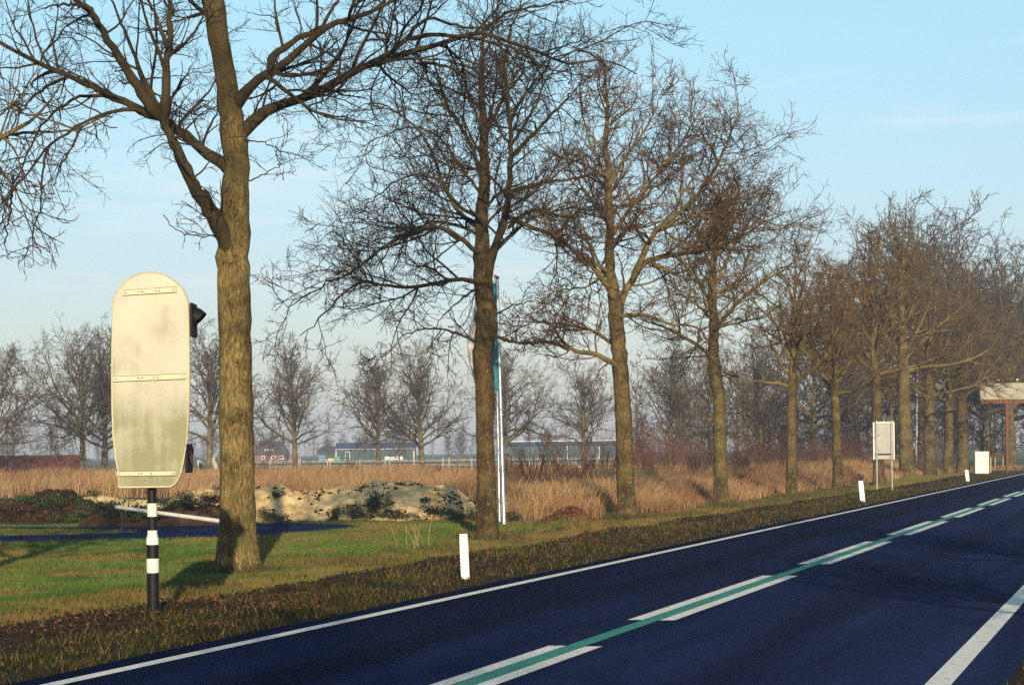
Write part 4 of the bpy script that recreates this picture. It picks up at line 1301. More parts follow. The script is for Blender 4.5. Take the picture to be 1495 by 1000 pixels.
soil_z = heap('soil_heap', -90, 190, 767, [(-90, 735), (0, 737), (45, 727), (62, 719), (95, 720), (118, 730), (150, 737), (190, 760)],
    'dark brown soil heap with green weeds at the left picture edge', 'soil heap', M_SOIL, 0.22, 4, 4.0)
soil2_z = heap('soil_heap', 125, 345, 769, [(125, 757), (150, 744), (185, 746), (205, 740), (235, 745), (262, 737), (290, 741), (320, 735), (345, 748)],
    'low soil bank with weeds under the white boom behind the striped pole', 'soil heap', M_SOIL, 0.30, 6, 2.6)
# clods on the sand
n = 3600
X = rng.uniform(XG(330, 60), XG(705, 60), n); Y = rng.uniform(G(500, 762)[1] + 0.2, G(500, 762)[1] + 2.4, n)
k = vnoise(X * 1.0, Y * 1.6, 2.6, 3) > 0.56 + 0.20 * rng.random(n)
X, Y = X[k], Y[k]
clods('soil_clods', X, Y, sand_z(X, Y) + 0.01, 0.012 + 0.06 * rng.random(len(X)) ** 2.0, M_EARTH, 9)
for nm_, fn_, a_, b_, sd_ in (('soil_crumbs', soil_z, -90, 185, 15), ('soil_crumbs', soil2_z, 130, 340, 16)):
    n = 5200
    X = rng.uniform(XG(a_, 57), XG(b_, 57), n); Y = rng.uniform(G(120, 767)[1] + 0.1, G(120, 767)[1] + 3.2, n)
    clods(nm_, X, Y, fn_(X, Y), 0.02 + 0.10 * rng.random(n) ** 2.2, M_EARTH, sd_)

def bush(name, px, Y, z, rx, ry, rz_, n, cols, label, cat, size=0.035, seed=1, group=None):
    """leafy plant: leaves spread through a ragged cloud of clumps, on a few stems"""
    rng = np.random.default_rng(seed)
    c0 = np.array((XG(px, Y), Y, z))
    nc = 14
    cen = rng.normal(size=(nc, 3)) * np.array((rx, ry, rz_)) * 0.55
    cen[:, 2] = np.abs(cen[:, 2]) + 0.15 * rz_
    w_ = rng.integers(nc, size=n)
    p = cen[w_] + rng.normal(size=(n, 3)) * np.array((rx, ry, rz_)) * 0.24
    p = p[p[:, 2] > -0.02]
    root = empty(name, tuple(c0), label, cat, group)
    col = np.array(cols)[rng.integers(len(cols), size=len(p))] * (0.55 + 0.8 * rng.random(len(p)))[:, None]
    leaf_quads('foliage', p, size, col, M_LEAF, None, root, 0.9, seed)
    T = Tubes()
    Q = np.stack([np.linspace((0, 0, -0.05), c, 6) for c in cen]); R_ = np.full((nc, 6), 0.007)
    T.add(Q, R_, 4)
    link('stems', T.mesh('stems', BARK_SHRUB), root)
    return root
DK = [(0.020, 0.045, 0.012), (0.035, 0.055, 0.015), (0.05, 0.035, 0.02)]
GR = [(0.05, 0.10, 0.018), (0.07, 0.12, 0.03)]
BR = [(0.10, 0.055, 0.03), (0.06, 0.035, 0.02)]
Yh = G(500, 762)[1]
def on_heap(px, dy, fn): return float(fn(np.array([XG(px, Yh + dy)]), np.array([Yh + dy]))[0]) - 0.03
for px, dy, rx, rzz, n, cols, lab, sd in (
        (548, 1.0, 0.30, 0.62, 1500, DK, 'tall dark evergreen bush growing on the sand heap', 1),
        (520, 0.6, 0.45, 0.25, 900, DK + BR, 'low dark weeds left of the evergreen bush', 2),
        (585, 0.6, 0.45, 0.22, 900, DK + BR, 'low dark weeds right of the evergreen bush', 3),
        (395, 0.4, 0.38, 0.24, 800, DK + BR, 'dark brown weed clump at the foot of the sand heap right of the thick oak', 4),
        (408, 1.7, 0.16, 0.14, 300, DK + GR, 'small green and brown clump near the sand heap crest', 5),
        (488, 0.4, 0.16, 0.24, 350, GR + BR, 'small light green weed at the sand heap foot', 6),
        (648, 0.8, 0.45, 0.20, 900, DK, 'dark green spreading weeds on the right slope of the sand heap', 7),
        (682, 0.5, 0.5, 0.28, 1100, DK + GR, 'large dark weed clump touching the second row oak', 8),
        (622, 1.4, 0.20, 0.10, 250, DK, 'small dark clump high on the right sand slope', 9)):
    bush('weed_clump', px, Yh + dy, on_heap(px, dy, sand_z), rx, 0.35, rzz, int(n * 1.5), cols, lab, 'weed', 0.024, sd, 'weeds on the heaps')
for px, dy, rx, rzz, n, cols, lab, sd, fn in (
        (70, 0.9, 0.45, 0.20, 800, GR + DK, 'green weeds on the soil heap slope near the left edge', 21, soil_z),
        (105, 0.5, 0.5, 0.16, 700, GR + DK, 'green weeds at the right foot of the dark soil heap', 27, soil_z),
        (38, 1.3, 0.4, 0.14, 500, GR + DK, 'small green weed patch high on the soil heap', 28, soil_z),
        (222, 0.4, 0.5, 0.2, 800, GR + DK, 'green weeds directly behind the striped pole', 29, soil2_z),
        (5, 0.8, 0.5, 0.2, 700, BR + GR, 'brown and green weeds cut by the left picture edge', 30, soil_z),
        (30, 0.5, 0.5, 0.14, 500, BR, 'brown dead stalks at the soil heap foot', 22, soil_z),
        (150, 0.7, 0.55, 0.22, 900, GR + DK, 'green grassy clump between the two soil heaps', 23, soil2_z),
        (190, 0.6, 0.45, 0.22, 900, GR + DK, 'green weed clump under the left end of the white boom', 24, soil2_z),
        (262, 0.8, 0.5, 0.22, 700, DK + GR, 'dark green weeds just right of the striped pole', 25, soil2_z),
        (300, 0.8, 0.4, 0.20, 700, BR + DK, 'brown weeds left of the thick oak trunk', 26, soil2_z)):
    Yq = (G(px, 766)[1] + dy) if fn is soil_z else (G(235, 769)[1] + 0.35 + dy)
    z = float(fn(np.array([XG(px, Yq)]), np.array([Yq]))[0]) - 0.03
    bush('weed_clump', px, Yq, z, rx, 0.45, rzz * 1.15, int(n * 2.2), cols, lab, 'weed', 0.026, sd, 'weeds on the heaps')
bush('bramble_bush', 775, 62, 0, 0.95, 0.6, 0.50, 2600, [(0.11, 0.045, 0.03), (0.06, 0.03, 0.022), (0.15, 0.08, 0.04)], 'dark red bramble bush right of the flagpole foot', 'bush', 0.035, 31)
bush('bramble_bush', 850, 60, 0, 0.40, 0.7, 0.42, 1300, [(0.05, 0.032, 0.022), (0.035, 0.02, 0.015)], 'dark brown bramble at the dry grass edge beside the leaf pile', 'bush', 0.035, 32)
bush('bramble_bush', 745, 55, 0, 0.30, 0.4, 0.18, 600, [(0.04, 0.06, 0.02), (0.09, 0.05, 0.03)], 'low weeds around the flagpole foot', 'bush', 0.035, 33)
def leaf_pile(px, py, rx, ry, hh, n, label, seed):
    rng = np.random.default_rng(seed)
    X0, Y0 = G(px, py)
    p = np.clip(rng.normal(size=(n, 2)) * 0.42, -0.95, 0.95)
    r2 = (p ** 2).sum(1)
    z = hh * np.exp(-r2 * 2.2) * rng.random(n) ** 0.4
    z0 = ground_z(X0 + p[:, 0] * rx, Y0 + p[:, 1] * ry)
    C = np.stack([p[:, 0] * rx, p[:, 1] * ry, z0 + z + 0.02], -1)
    col = np.array((0.17, 0.065, 0.030)) * (0.35 + 1.1 * rng.random(n))[:, None]
    o = leaf_quads('leaf_pile', C, 0.045, col, M_LEAF, None, None, 0.8, seed)
    o.location = (X0, Y0, 0)
    tag(o, label, 'leaf pile')
leaf_pile(832, 771, 0.75, 1.4, 0.24, 1500, 'heap of russet fallen leaves on the grassy hump right of the flagpoles', 1)
leaf_pile(680, 759, 0.55, 0.6, 0.10, 1300, 'thin row of russet leaves left of the second row oak at the sand heap foot', 2)
# tall pale stalks left of the white post
rng = np.random.default_rng(77)
nst = 9
X0, Y0 = G(607, 800)
Q = []
for i in range(nst):
    bx, by = X0 + rng.normal() * 0.16, Y0 + rng.normal() * 0.3
    hh = rng.uniform(0.45, 0.75)
    l_ = rng.normal(size=2) * 0.10
    Q.append([(bx + l_[0] * t_ ** 2 - X0, by + l_[1] * t_ ** 2 - Y0, hh * t_ - 0.03) for t_ in np.linspace(0, 1, 6)])
M_STALK = mat('dry_stalk', (0.34, 0.28, 0.12), 0.8)
o = empty('grass_tuft', (X0, Y0, float(ground_z(X0, Y0))), 'few tall pale grass stalks on the lawn left of the nearest white post', 'plant')
for q in Q:
    T = Tubes(); T.add(np.array([q]), np.linspace(0.007, 0.004, 6)[None], 4)
    link('stalk', T.mesh('stalk', M_STALK), o)

# ------------------------------------------------------------------ the round topped board on its striped pole
def weathered_panel():
    m = mat('weathered_board', (0.40, 0.385, 0.315), 0.55, (0.47, 0.455, 0.375), scale=2.2, lo=0.3, hi=0.62, detail=10, spec=0.35, bump=0.06, bscale=60)
    t = m.node_tree; l = t.links.new
    b = t.nodes['Principled BSDF']
    src = b.inputs['Base Color'].links[0].from_socket
    tcn = N(t, 'ShaderNodeTexCoord')
    # algae and grime: fine speckle, stronger in blotches and lower right
    nf = N(t, 'ShaderNodeTexNoise'); nf.inputs['Scale'].default_value = 60; nf.inputs['Detail'].default_value = 8; nf.inputs['Roughness'].default_value = 0.8
    l(tcn.outputs['Object'], nf.inputs['Vector'])
    nb = N(t, 'ShaderNodeTexNoise'); nb.inputs['Scale'].default_value = 2.6; nb.inputs['Detail'].default_value = 9
    l(tcn.outputs['Object'], nb.inputs['Vector'])
    sx = N(t, 'ShaderNodeSeparateXYZ'); l(tcn.outputs['Object'], sx.inputs['Vector'])
    # low and to the right gets the green growth
    lowm = N(t, 'ShaderNodeMapRange'); lowm.inputs['From Min'].default_value = 3.0; lowm.inputs['From Max'].default_value = 1.6
    l(sx.outputs['Z'], lowm.inputs['Value'])
    rgt = N(t, 'ShaderNodeMapRange'); rgt.inputs['From Min'].default_value = -0.15; rgt.inputs['From Max'].default_value = 0.45
    rgt.inputs['To Min'].default_value = 0.35
    l(sx.outputs['X'], rgt.inputs['Value'])
    k1 = N(t, 'ShaderNodeMath', operation='MULTIPLY'); l(lowm.outputs['Result'], k1.inputs[0]); l(rgt.outputs['Result'], k1.inputs[1])
    k2 = N(t, 'ShaderNodeMath', operation='MULTIPLY_ADD'); l(k1.outputs[0], k2.inputs[0]); k2.inputs[1].default_value = 0.26; k2.inputs[2].default_value = 0.05
    ms_ = N(t, 'ShaderNodeMapping'); ms_.inputs['Scale'].default_value = (11, 11, 0.9); l(tcn.outputs['Object'], ms_.inputs['Vector'])
    nd = N(t, 'ShaderNodeTexNoise'); nd.inputs['Scale'].default_value = 1.0; nd.inputs['Detail'].default_value = 7; l(ms_.outputs['Vector'], nd.inputs['Vector'])
    nbd = N(t, 'ShaderNodeMath', operation='MULTIPLY_ADD'); l(nd.outputs['Fac'], nbd.inputs[0]); nbd.inputs[1].default_value = 0.55; nbd.inputs[2].default_value = -0.27
    nbs = N(t, 'ShaderNodeMath', operation='ADD'); l(nb.outputs['Fac'], nbs.inputs[0]); l(nbd.outputs[0], nbs.inputs[1])
    k3 = N(t, 'ShaderNodeMath', operation='ADD'); l(nbs.outputs[0], k3.inputs[0]); l(k2.outputs[0], k3.inputs[1])
    r1 = N(t, 'ShaderNodeMapRange', interpolation_type='SMOOTHSTEP'); r1.inputs['From Min'].default_value = 0.48; r1.inputs['From Max'].default_value = 0.95
    l(k3.outputs[0], r1.inputs['Value'])
    r2 = N(t, 'ShaderNodeMapRange'); r2.inputs['From Min'].default_value = 0.35; r2.inputs['From Max'].default_value = 0.65; r2.inputs['To Min'].default_value = 0.45
    l(nf.outputs['Fac'], r2.inputs['Value'])
    k4 = N(t, 'ShaderNodeMath', operation='MULTIPLY'); l(r1.outputs['Result'], k4.inputs[0]); l(r2.outputs['Result'], k4.inputs[1])
    k5 = N(t, 'ShaderNodeMath', operation='MULTIPLY_ADD'); l(lowm.outputs['Result'], k5.inputs[0]); k5.inputs[1].default_value = 0.72; l(k4.outputs[0], k5.inputs[2])
    m1 = N(t, 'ShaderNodeMixRGB'); l(k5.outputs[0], m1.inputs['Fac']); l(src, m1.inputs['Color1']); m1.inputs['Color2'].default_value = (0.20, 0.20, 0.11, 1)
    # speckle all over
    r3 = N(t, 'ShaderNodeMapRange'); r3.inputs['From Min'].default_value = 0.48; r3.inputs['From Max'].default_value = 0.72; r3.inputs['To Max'].default_value = 0.35
    l(nf.outputs['Fac'], r3.inputs['Value'])
    m2 = N(t, 'ShaderNodeMixRGB'); l(r3.outputs['Result'], m2.inputs['Fac']); l(m1.outputs['Color'], m2.inputs['Color1']); m2.inputs['Color2'].default_value = (0.26, 0.24, 0.13, 1)
    l(m2.outputs['Color'], b.inputs['Base Color'])
    return m
M_PANEL = weathered_panel()
M_RIM = mat('board_rim', (0.58, 0.53, 0.37), 0.5, (0.46, 0.41, 0.25), scale=14)
M_BLACK = mat('black_paint', (0.005, 0.005, 0.006), 0.55, (0.012, 0.011, 0.012), scale=10, spec=0.2)
M_BANDW = mat('white_band', (0.70, 0.68, 0.62), 0.5, (0.56, 0.54, 0.47), scale=12, lo=0.4, hi=0.75)
M_LAMP = mat('lamp_housing', (0.006, 0.006, 0.007), 0.6, (0.012, 0.011, 0.013), scale=20, spec=0.15)
M_RED = mat('red_lens', (0.20, 0.012, 0.015), 0.3, spec=0.5)
SX, SY = G(224, 901)
SZ = float(ground_z(SX, SY))
sign = empty('warning_sign', (SX, SY, SZ), 'round topped cream signboard seen from behind on a black and white striped pole', 'sign')
def sp_(x, y): 
    p = P(x, y, SY)
    return p[0] - SX, p[2] - SZ
bands = [(900, 836, 12.6, 0), (836, 815, 12.6, 1), (815, 795, 12.6, 0), (795, 783, 12.6, 1), (783, 774, 10.4, 1), (774, 754, 9.6, 0), (754, 734.5, 9.6, 1), (734.5, 706, 9.6, 0)]
k_ = SY / F
xc = sp_(224, 900)[0]
mb = MB()
zz = lambda y: sp_(224, y)[1]
r1_, r2_ = 8.6 * k_, 6.6 * k_
r_lo = 8.7 * k_
# the pole: thick sleeve below, thinner tube above
prof = [(r_lo, -0.3), (r_lo, zz(789)), (r_lo * 0.97, zz(786)), (6.9 * k_, zz(781)), (6.7 * k_, zz(779)), (6.7 * k_, zz(400 + 30))]
MB().lathe(prof, (0, 0.0), 28).build('pole', M_BLACK, sign, True)
for ya, yb, r_ in ((836, 815, r_lo), (754, 734.5, 6.7 * k_)):
    MB().lathe([(r_, zz(ya)), (r_ + 0.004, zz(ya) + 0.003), (r_ + 0.004, zz(yb) - 0.003), (r_, zz(yb))], (0, 0), 28).build('white_band', M_BANDW, sign, True)
MB().lathe([(r_lo, zz(795)), (r_lo + 0.004, zz(795) + 0.003), (r_lo + 0.004, zz(789)), (r_lo * 0.97 + 0.004, zz(786)), (6.9 * k_ + 0.004, zz(781)), (6.7 * k_ + 0.004, zz(779)), (6.7 * k_ + 0.004, zz(774.5)), (6.7 * k_, zz(774))], (0, 0), 28).build('white_band', M_BANDW, sign, True)
OUT = [(176, 712.5), (174.5, 690), (171, 672), (167, 640), (165.5, 600), (165, 556), (165.5, 500), (167, 460)]
for a in np.linspace(180, 0, 25)[0:]:
    r_ = math.radians(a)
    OUT.append((222.5 + 56 * math.cos(r_), 452 - 54 * math.sin(r_)))
OUT += [(279, 470), (280, 520), (280, 560), (279, 600), (277, 640), (273, 665), (269, 686), (265.5, 697), (260, 706), (252, 711.5)]
OUT = [p for i, p in enumerate(OUT) if i == 0 or abs(p[0] - OUT[i - 1][0]) + abs(p[1] - OUT[i - 1][1]) > 0.6]
poly = [sp_(*p) for p in OUT]
BY0, BY1 = -0.135, -0.075               # board stands just in front of the pole head (viewer side is its back)
cxm = sum(p[0] for p in poly) / len(poly); czm = sum(p[1] for p in poly) / len(poly)
def inset(poly, dd):
    n = len(poly); o = []
    for i in range(n):
        p0, p1, p2 = poly[i - 1], poly[i], poly[(i + 1) % n]
        tx, tz = p2[0] - p0[0], p2[1] - p0[1]
        l_ = math.hypot(tx, tz)
        o.append((p1[0] + tz / l_ * dd, p1[1] - tx / l_ * dd))
    return o
inn = inset(poly, 0.020)
# rim: rounded edge ring with its own depth
n = len(poly)
rings = [(inset(poly, 0.020), BY0 + 0.004), (inset(poly, 0.006), BY0 - 0.004), (poly, BY0 + 0.006), (poly, BY1 - 0.006), (inset(poly, 0.008), BY1)]
v = [(x, y, z) for pl_, y in rings for x, z in pl_]
f = []
for r in range(len(rings) - 1):
    for i in range(n):
        j = (i + 1) % n
        f.append((r * n + i, r * n + j, (r + 1) * n + j, (r + 1) * n + i))
f.append(tuple(range((len(rings) - 1) * n, len(rings) * n)))
MB().add(v, f).build('rim', M_RIM, sign, True)
# the panel face, slightly dished
face = inset(poly, 0.020)
v = [(x, BY0 + 0.005, z) for x, z in face] + [(x * 0.86 + cxm * 0.14, BY0 + 0.001, z * 0.9 + czm * 0.1) for x, z in face]
f = [(i, (i + 1) % n, n + (i + 1) % n, n + i) for i in range(n)] + [tuple(range(n, 2 * n))]
MB().add(v, f).build('panel', M_PANEL, sign, True)
M_BAR = mat('board_bar', (0.58, 0.53, 0.38), 0.5, (0.48, 0.43, 0.29), scale=12)
M_BOLT = mat('bolt', (0.09, 0.07, 0.045), 0.5, metal=0.4)
M_GAP = mat('bar_grime', (0.13, 0.12, 0.055), 0.8, (0.07, 0.065, 0.03), scale=14)
for (xa, ya, xb, yb, hh, bolts) in ((183, 429.2, 260.5, 424.2, 7, (187, 206, 211, 231, 236, 257)), (169, 554.2, 273.5, 550.0, 7, (173, 206, 211, 228, 233, 269)), (174, 691.5, 259, 690.3, 6, (177, 206, 210, 224, 256))):
    a0, z0_ = sp_(xa, ya); a1, z1_ = sp_(xb, yb); hz = hh / 2 * k_
    pl_ = [(a0, z0_ - hz), (a1, z1_ - hz), (a1, z1_ + hz), (a0, z0_ + hz)]
    bar = MB().prism(pl_, BY0 - 0.018, BY0 - 0.001).build('bar', M_BAR, sign)
    for bx in bolts:
        t_ = (bx - xa) / (xb - xa)
        x_, z_ = a0 + (a1 - a0) * t_, z0_ + (z1_ - z0_) * t_
        MB().tube((x_, BY0 - 0.024, z_), (x_, BY0 - 0.017, z_), 0.0085, k=8).build('bolt', M_BOLT, bar)
    # grime line caught above and below the bar
    g = MB()
    for sgn in (1, -1):
        q = [(a0 - 0.004, z0_ + sgn * hz), (a1 + 0.004, z1_ + sgn * hz), (a1 + 0.004, z1_ + sgn * (hz + 0.008)), (a0 - 0.004, z0_ + sgn * (hz + 0.006))]
        if sgn < 0: q = q[::-1]
        g.prism(q, BY0 - 0.004, BY0 - 0.0012)
    g.build('grime_seam', M_GAP, bar)
# signal lamps on the right edge
def lamp(y0, y1, xe, hood, label, red):
    xa, zt = sp_(xe, y0); _, zb = sp_(xe, y1)
    zc = (zt + zb) / 2; hh = (zt - zb) / 2
    pl = MB().box(xa, xa + 0.034, BY1 - 0.06, BY1 + 0.30, zb, zt, 0.006).build('signal_lamp', M_LAMP, sign)
    if label: pl['label'] = label
    # hood: half cylinder shade pointing away from the plate
    cy, cz = BY1 + 0.12, zc + 0.2 * hh
    r_ = 0.125
    v, f = [], []
    ks = 20
    for i in range(ks + 1):
        a = math.radians(-50 + 280 * i / ks)
        reach = max(0.012, hood * min(1.0, (math.sin(a) + 0.78) / 1.78) ** 0.8)
        for q in range(6):                     # outer wall forward, inner wall back
            u = (0, 0.5, 1, 1, 0.5, 0)[q]
            rr = r_ * (1 - 0.06 * u) - (0.006 if q > 2 else 0)
            xx = reach * u
            v.append((xa + 0.034 + xx, cy - rr * math.cos(a), cz + rr * math.sin(a) - 0.075 * (xx / max(hood, 0.01)) ** 1.6 * (hood / 0.135)))
    for i in range(ks):
        for q in range(6):
            f.append((i * 6 + q, i * 6 + (q + 1) % 6, i * 6 + 6 + (q + 1) % 6, i * 6 + 6 + q))
    MB().add(v, f).build('hood', M_LAMP, pl, True)
    MB().tube((xa + 0.034, cy, cz), (xa + 0.046, cy, cz), 0.10, k=20).build('lens', M_RED if red else M_LAMP, pl, True)
lamp(443, 492, 279.3, 0.135, None, False)
lamp(648, 690, 272.5, 0.03, 'lower signal lamp mostly hidden behind the board', True)
MB().box(-0.22, 0.22, BY1, -0.05, sp_(224, 560)[1], sp_(224, 556)[1]).build('bracket', M_BLACK, sign)

# ------------------------------------------------------------------ white delineator posts
M_POST = mat('white_plastic', (0.80, 0.79, 0.76), 0.45, (0.72, 0.71, 0.67), scale=8, lo=0.45, hi=0.8)
M_REFL = mat('grey_reflector', (0.45, 0.45, 0.45), 0.25, spec=0.6)
def post(px, py, top, wpx, lean, label):
    X0, Y0 = G(px, py)
    z0 = float(ground_z(X0, Y0))
    hgt = P(px, top, Y0)[2] - z0
    wd = wpx * Y0 / F
    o = empty('marker_post', (X0, Y0, z0), label, 'roadside post', 'white marker posts along the verge')
    mb = MB()
    w2 = wd / 2
    pr = []
    for zz_, sc in ((-0.2, 1.0), (hgt * 0.72, 1.0), (hgt - 0.012, 0.93), (hgt, 0.86)):
        pr.append((zz_, sc))
    v, f = [], []
    sh = [(-1, -0.35), (-0.8, -0.55), (0.8, -0.55), (1, -0.35), (1, 0.35), (0.8, 0.55), (-0.8, 0.55), (-1, 0.35)]
    for zz_, sc in pr:
        for a, b in sh:
            v.append((a * w2 * sc, b * w2 * sc, zz_))
    for r in range(len(pr) - 1):
        for i in range(8):
            j = (i + 1) % 8
            f.append((r * 8 + i, r * 8 + j, r * 8 + 8 + j, r * 8 + 8 + i))
    f.append(tuple(range((len(pr) - 1) * 8, len(pr) * 8)))
    mb.add(v, f)
    mb.build('post_body', M_POST, o)
    MB().box(w2 * 0.98, w2 * 1.06, -w2 * 0.25, w2 * 0.25, hgt * 0.6, hgt * 0.82, 0.002).build('reflector', M_REFL, o)
    o.rotation_euler = (0, lean, 0)
    return o
post(679.5, 843, 779, 12.5, -0.035, 'nearest and largest white marker post on the verge left of the second oak')
post(1259.5, 733, 701.5, 7.2, -0.09, 'white marker post leaning left beside the grey steel sign')
post(1413, 703, 685.5, 5.2, -0.11, 'small distant white marker post near the white cabinet')

# ------------------------------------------------------------------ grey steel sign seen from behind
M_STEEL = mat('galvanised_steel', (0.30, 0.31, 0.31), 0.4, (0.42, 0.42, 0.41), scale=9, metal=0.5)
M_SHEET = mat('aluminium_sheet', (0.27, 0.275, 0.26), 0.6, (0.36, 0.36, 0.33), scale=2.5, metal=0.1)
X0, Y0 = G(1290.5, 716)
z0 = float(ground_z(X0, Y0))
o = empty('steel_sign', (X0, Y0, z0), 'grey rectangular metal sign seen from behind on two galvanised posts', 'sign')
def q_(x, y):
    p = P(x, y, Y0); return p[0] - X0, p[2] - z0
xl, zt = q_(1275, 617); xr, zb = q_(1306, 670)
MB().box(xl, xr, 0.05, 0.075, zb, zt, 0.004).build('sign_panel', M_SHEET, o)
for xx in (1280, 1302):
    xp = q_(xx, 665)[0]
    MB().tube((xp, 0, -0.3), (xp, 0, q_(xx, 614)[1]), 0.036, k=12).build('post', M_STEEL, o, True)
MB().box(xl - 0.015, xl + 0.03, 0.02, 0.049, zb - 0.02, zt + 0.02).build('edge_frame', M_STEEL, o)
MB().box(xr - 0.03, xr + 0.015, 0.02, 0.049, zb - 0.02, zt + 0.02).build('edge_frame', M_STEEL, o)
for yy in (616.5, 663):
    zc = q_(1290, yy)[1]
    MB().box(q_(1278, yy)[0], q_(1304, yy)[0], 0.012, 0.048, zc - 0.03, zc + 0.03).build('crossbar', M_STEEL if yy < 620 else M_BLACK, o)

# ------------------------------------------------------------------ cabinet, stakes, canopy
M_CAB = mat('white_cabinet', (0.70, 0.69, 0.62), 0.5, (0.62, 0.60, 0.52), scale=3)
X0, Y0 = G(1434, 692.5)
o = empty('utility_cabinet', (X0, Y0, 0), 'white roadside utility cabinet at the far end of the verge', 'cabinet')
wd, hg = 20 * Y0 / F, P(1434, 659, Y0)[2]
MB().box(-wd / 2, wd / 2, 0, 0.5, 0.04, hg - 0.06, 0.01).build('cabinet_body', M_CAB, o)
MB().box(-wd / 2 - 0.03, wd / 2 + 0.03, -0.03, 0.53, hg - 0.06, hg, 0.012).build('cabinet_lid', M_CAB, o)
MB().box(-wd / 2 + 0.03, wd / 2 - 0.03, -0.012, -0.001, 0.12, hg - 0.12, 0.004).build('cabinet_door', M_CAB, o)
MB().box(-wd / 2 + 0.06, -wd / 2 + 0.09, -0.03, -0.013, hg * 0.45, hg * 0.58).build('handle', M_STEEL, o)
MB().box(-wd / 2 + 0.02, wd / 2 - 0.02, 0.02, 0.48, -0.1, 0.04).build('plinth', mat('concrete', (0.35, 0.34, 0.31), 0.9, (0.28, 0.27, 0.25), scale=6), o)
M_STAKE = mat('pale_wood', (0.42, 0.32, 0.19), 0.8, (0.30, 0.22, 0.12), scale=5, stretch=(6, 6, 1))
for px, y0, y1, lab in ((1425.5, 692, 669, 'pale wooden stake touching the left side of the white cabinet'), (1446.5, 691, 667, 'pale wooden stake touching the right side of the white cabinet'),
        (1453, 682, 667, 'pale wooden stake first right of the cabinet pair'), (1464.5, 682, 665, 'pale wooden stake left of the rust coloured post')):
    X0, Y0 = G(px, y0)
    o = MB().tube((0, 0, -0.2), (0, 0, P(px, y1, Y0)[2]), 0.055, 0.05, 10).build('wooden_stake', M_STAKE, None, True, (X0, Y0, 0))
    tag(o, lab, 'stake', 'wooden stakes near the cabinet')
M_FASCIA = mat('cream_fascia', (0.34, 0.32, 0.25), 0.6, (0.24, 0.225, 0.17), scale=2.5, stretch=(1, 1, 3))
M_RUST = mat('rust_red_steel', (0.15, 0.052, 0.022), 0.7, (0.10, 0.036, 0.017), scale=5)
M_DARK = mat('dark_metal', (0.02, 0.02, 0.02), 0.6)
X0, Y0 = G(1468.5, 690)
o = empty('roadside_canopy', (X0, Y0, 0), 'cream fronted overhead panel on a rust brown beam and post at the right picture edge', 'canopy')
def c_(x, y):
    p = P(x, y, Y0); return p[0] - X0, p[2]
xl, zt = c_(1428, 560); _, zb = c_(1428, 584)
xr = c_(1690, 560)[0]
MB().box(xl, xr, -0.6, -0.5, zb, zt, 0.01).build('fascia', M_FASCIA, o)
MB().box(xl + 0.02, xr, -0.49, 1.2, zb + 0.05, zt - 0.08).build('roof', M_DARK, o)
MB().box(xl - 0.12, xl - 0.01, -0.62, 1.2, zb - 0.02, zt + 0.02).build('side_panel', M_DARK, o)
MB().box(xl + 0.05, xr, -0.56, -0.36, zb - 0.27, zb - 0.01, 0.01).build('beam', M_RUST, o)
for xx, yy in ((0, -0.46), (8.5, -0.46)):
    MB().box(xx - 0.10, xx + 0.10, yy - 0.1, yy + 0.1, -0.2, zb - 0.27, 0.01).build('post', M_RUST, o)
for xx in (1440, 1455, 1482):
    q = c_(xx, 558)[0]
    mb = MB(); mb.tube((q, -0.55, zt), (q, -0.55, zt + 0.22), 0.015, k=6); mb.box(q - 0.06, q + 0.06, -0.62, -0.48, zt + 0.2, zt + 0.27)
    mb.build('spotlight', M_STEEL, o)
# young beech keeping its russet leaves
bush('young_beech', 1445, 152, 0.6, 0.7, 0.7, 1.9, 900, [(0.22, 0.09, 0.045), (0.15, 0.06, 0.035)], 'small russet leaved beech behind the white cabinet', 'tree', 0.06, 61)
# birches
M_BIRCH = mat('birch_bark', (0.55, 0.52, 0.46), 0.7, (0.06, 0.055, 0.05), scale=3, stretch=(1, 1, 2.5), lo=0.52, hi=0.60)
for px, Y, top, lean, lab in ((1338, 160, 585, 0.02, 'slim white birch trunk between the two stout row oaks'), (1399, 160, 610, 0.05, 'slim white birch trunk left of the leaning oak by the cabinet')):
    X0 = XG(px, Y)
    hh = P(px, top, Y)[2]
    o = empty('birch_tree', (X0, Y, 0), lab, 'tree', 'birches behind the row')
    rng = np.random.default_rng(int(px))
    Qb = np.stack([lean * hh * np.linspace(0, 1.6, 14) ** 1.3 + 0.03 * rng.normal(size=14), 0.03 * rng.normal(size=14), -0.1 + 1.6 * hh * np.linspace(0, 1, 14)], -1)[None]
    Rb = np.linspace(0.075, 0.012, 14)[None]
    T = Tubes(); T.add(Qb, Rb, 8)
    link('trunk', T.mesh('trunk', M_BIRCH), o)
    C = Tubes(); twigs(rng, C, [(spline(np.concatenate([Qb[0, 5:], Rb[0, 5:, None]], 1), 26)[:, :3], np.linspace(0.05, 0.012, 26))], (5, 4, 4, 0), 0.008, 0.1, 0.02)
    link('crown', C.mesh('crown', BARK_B), o)

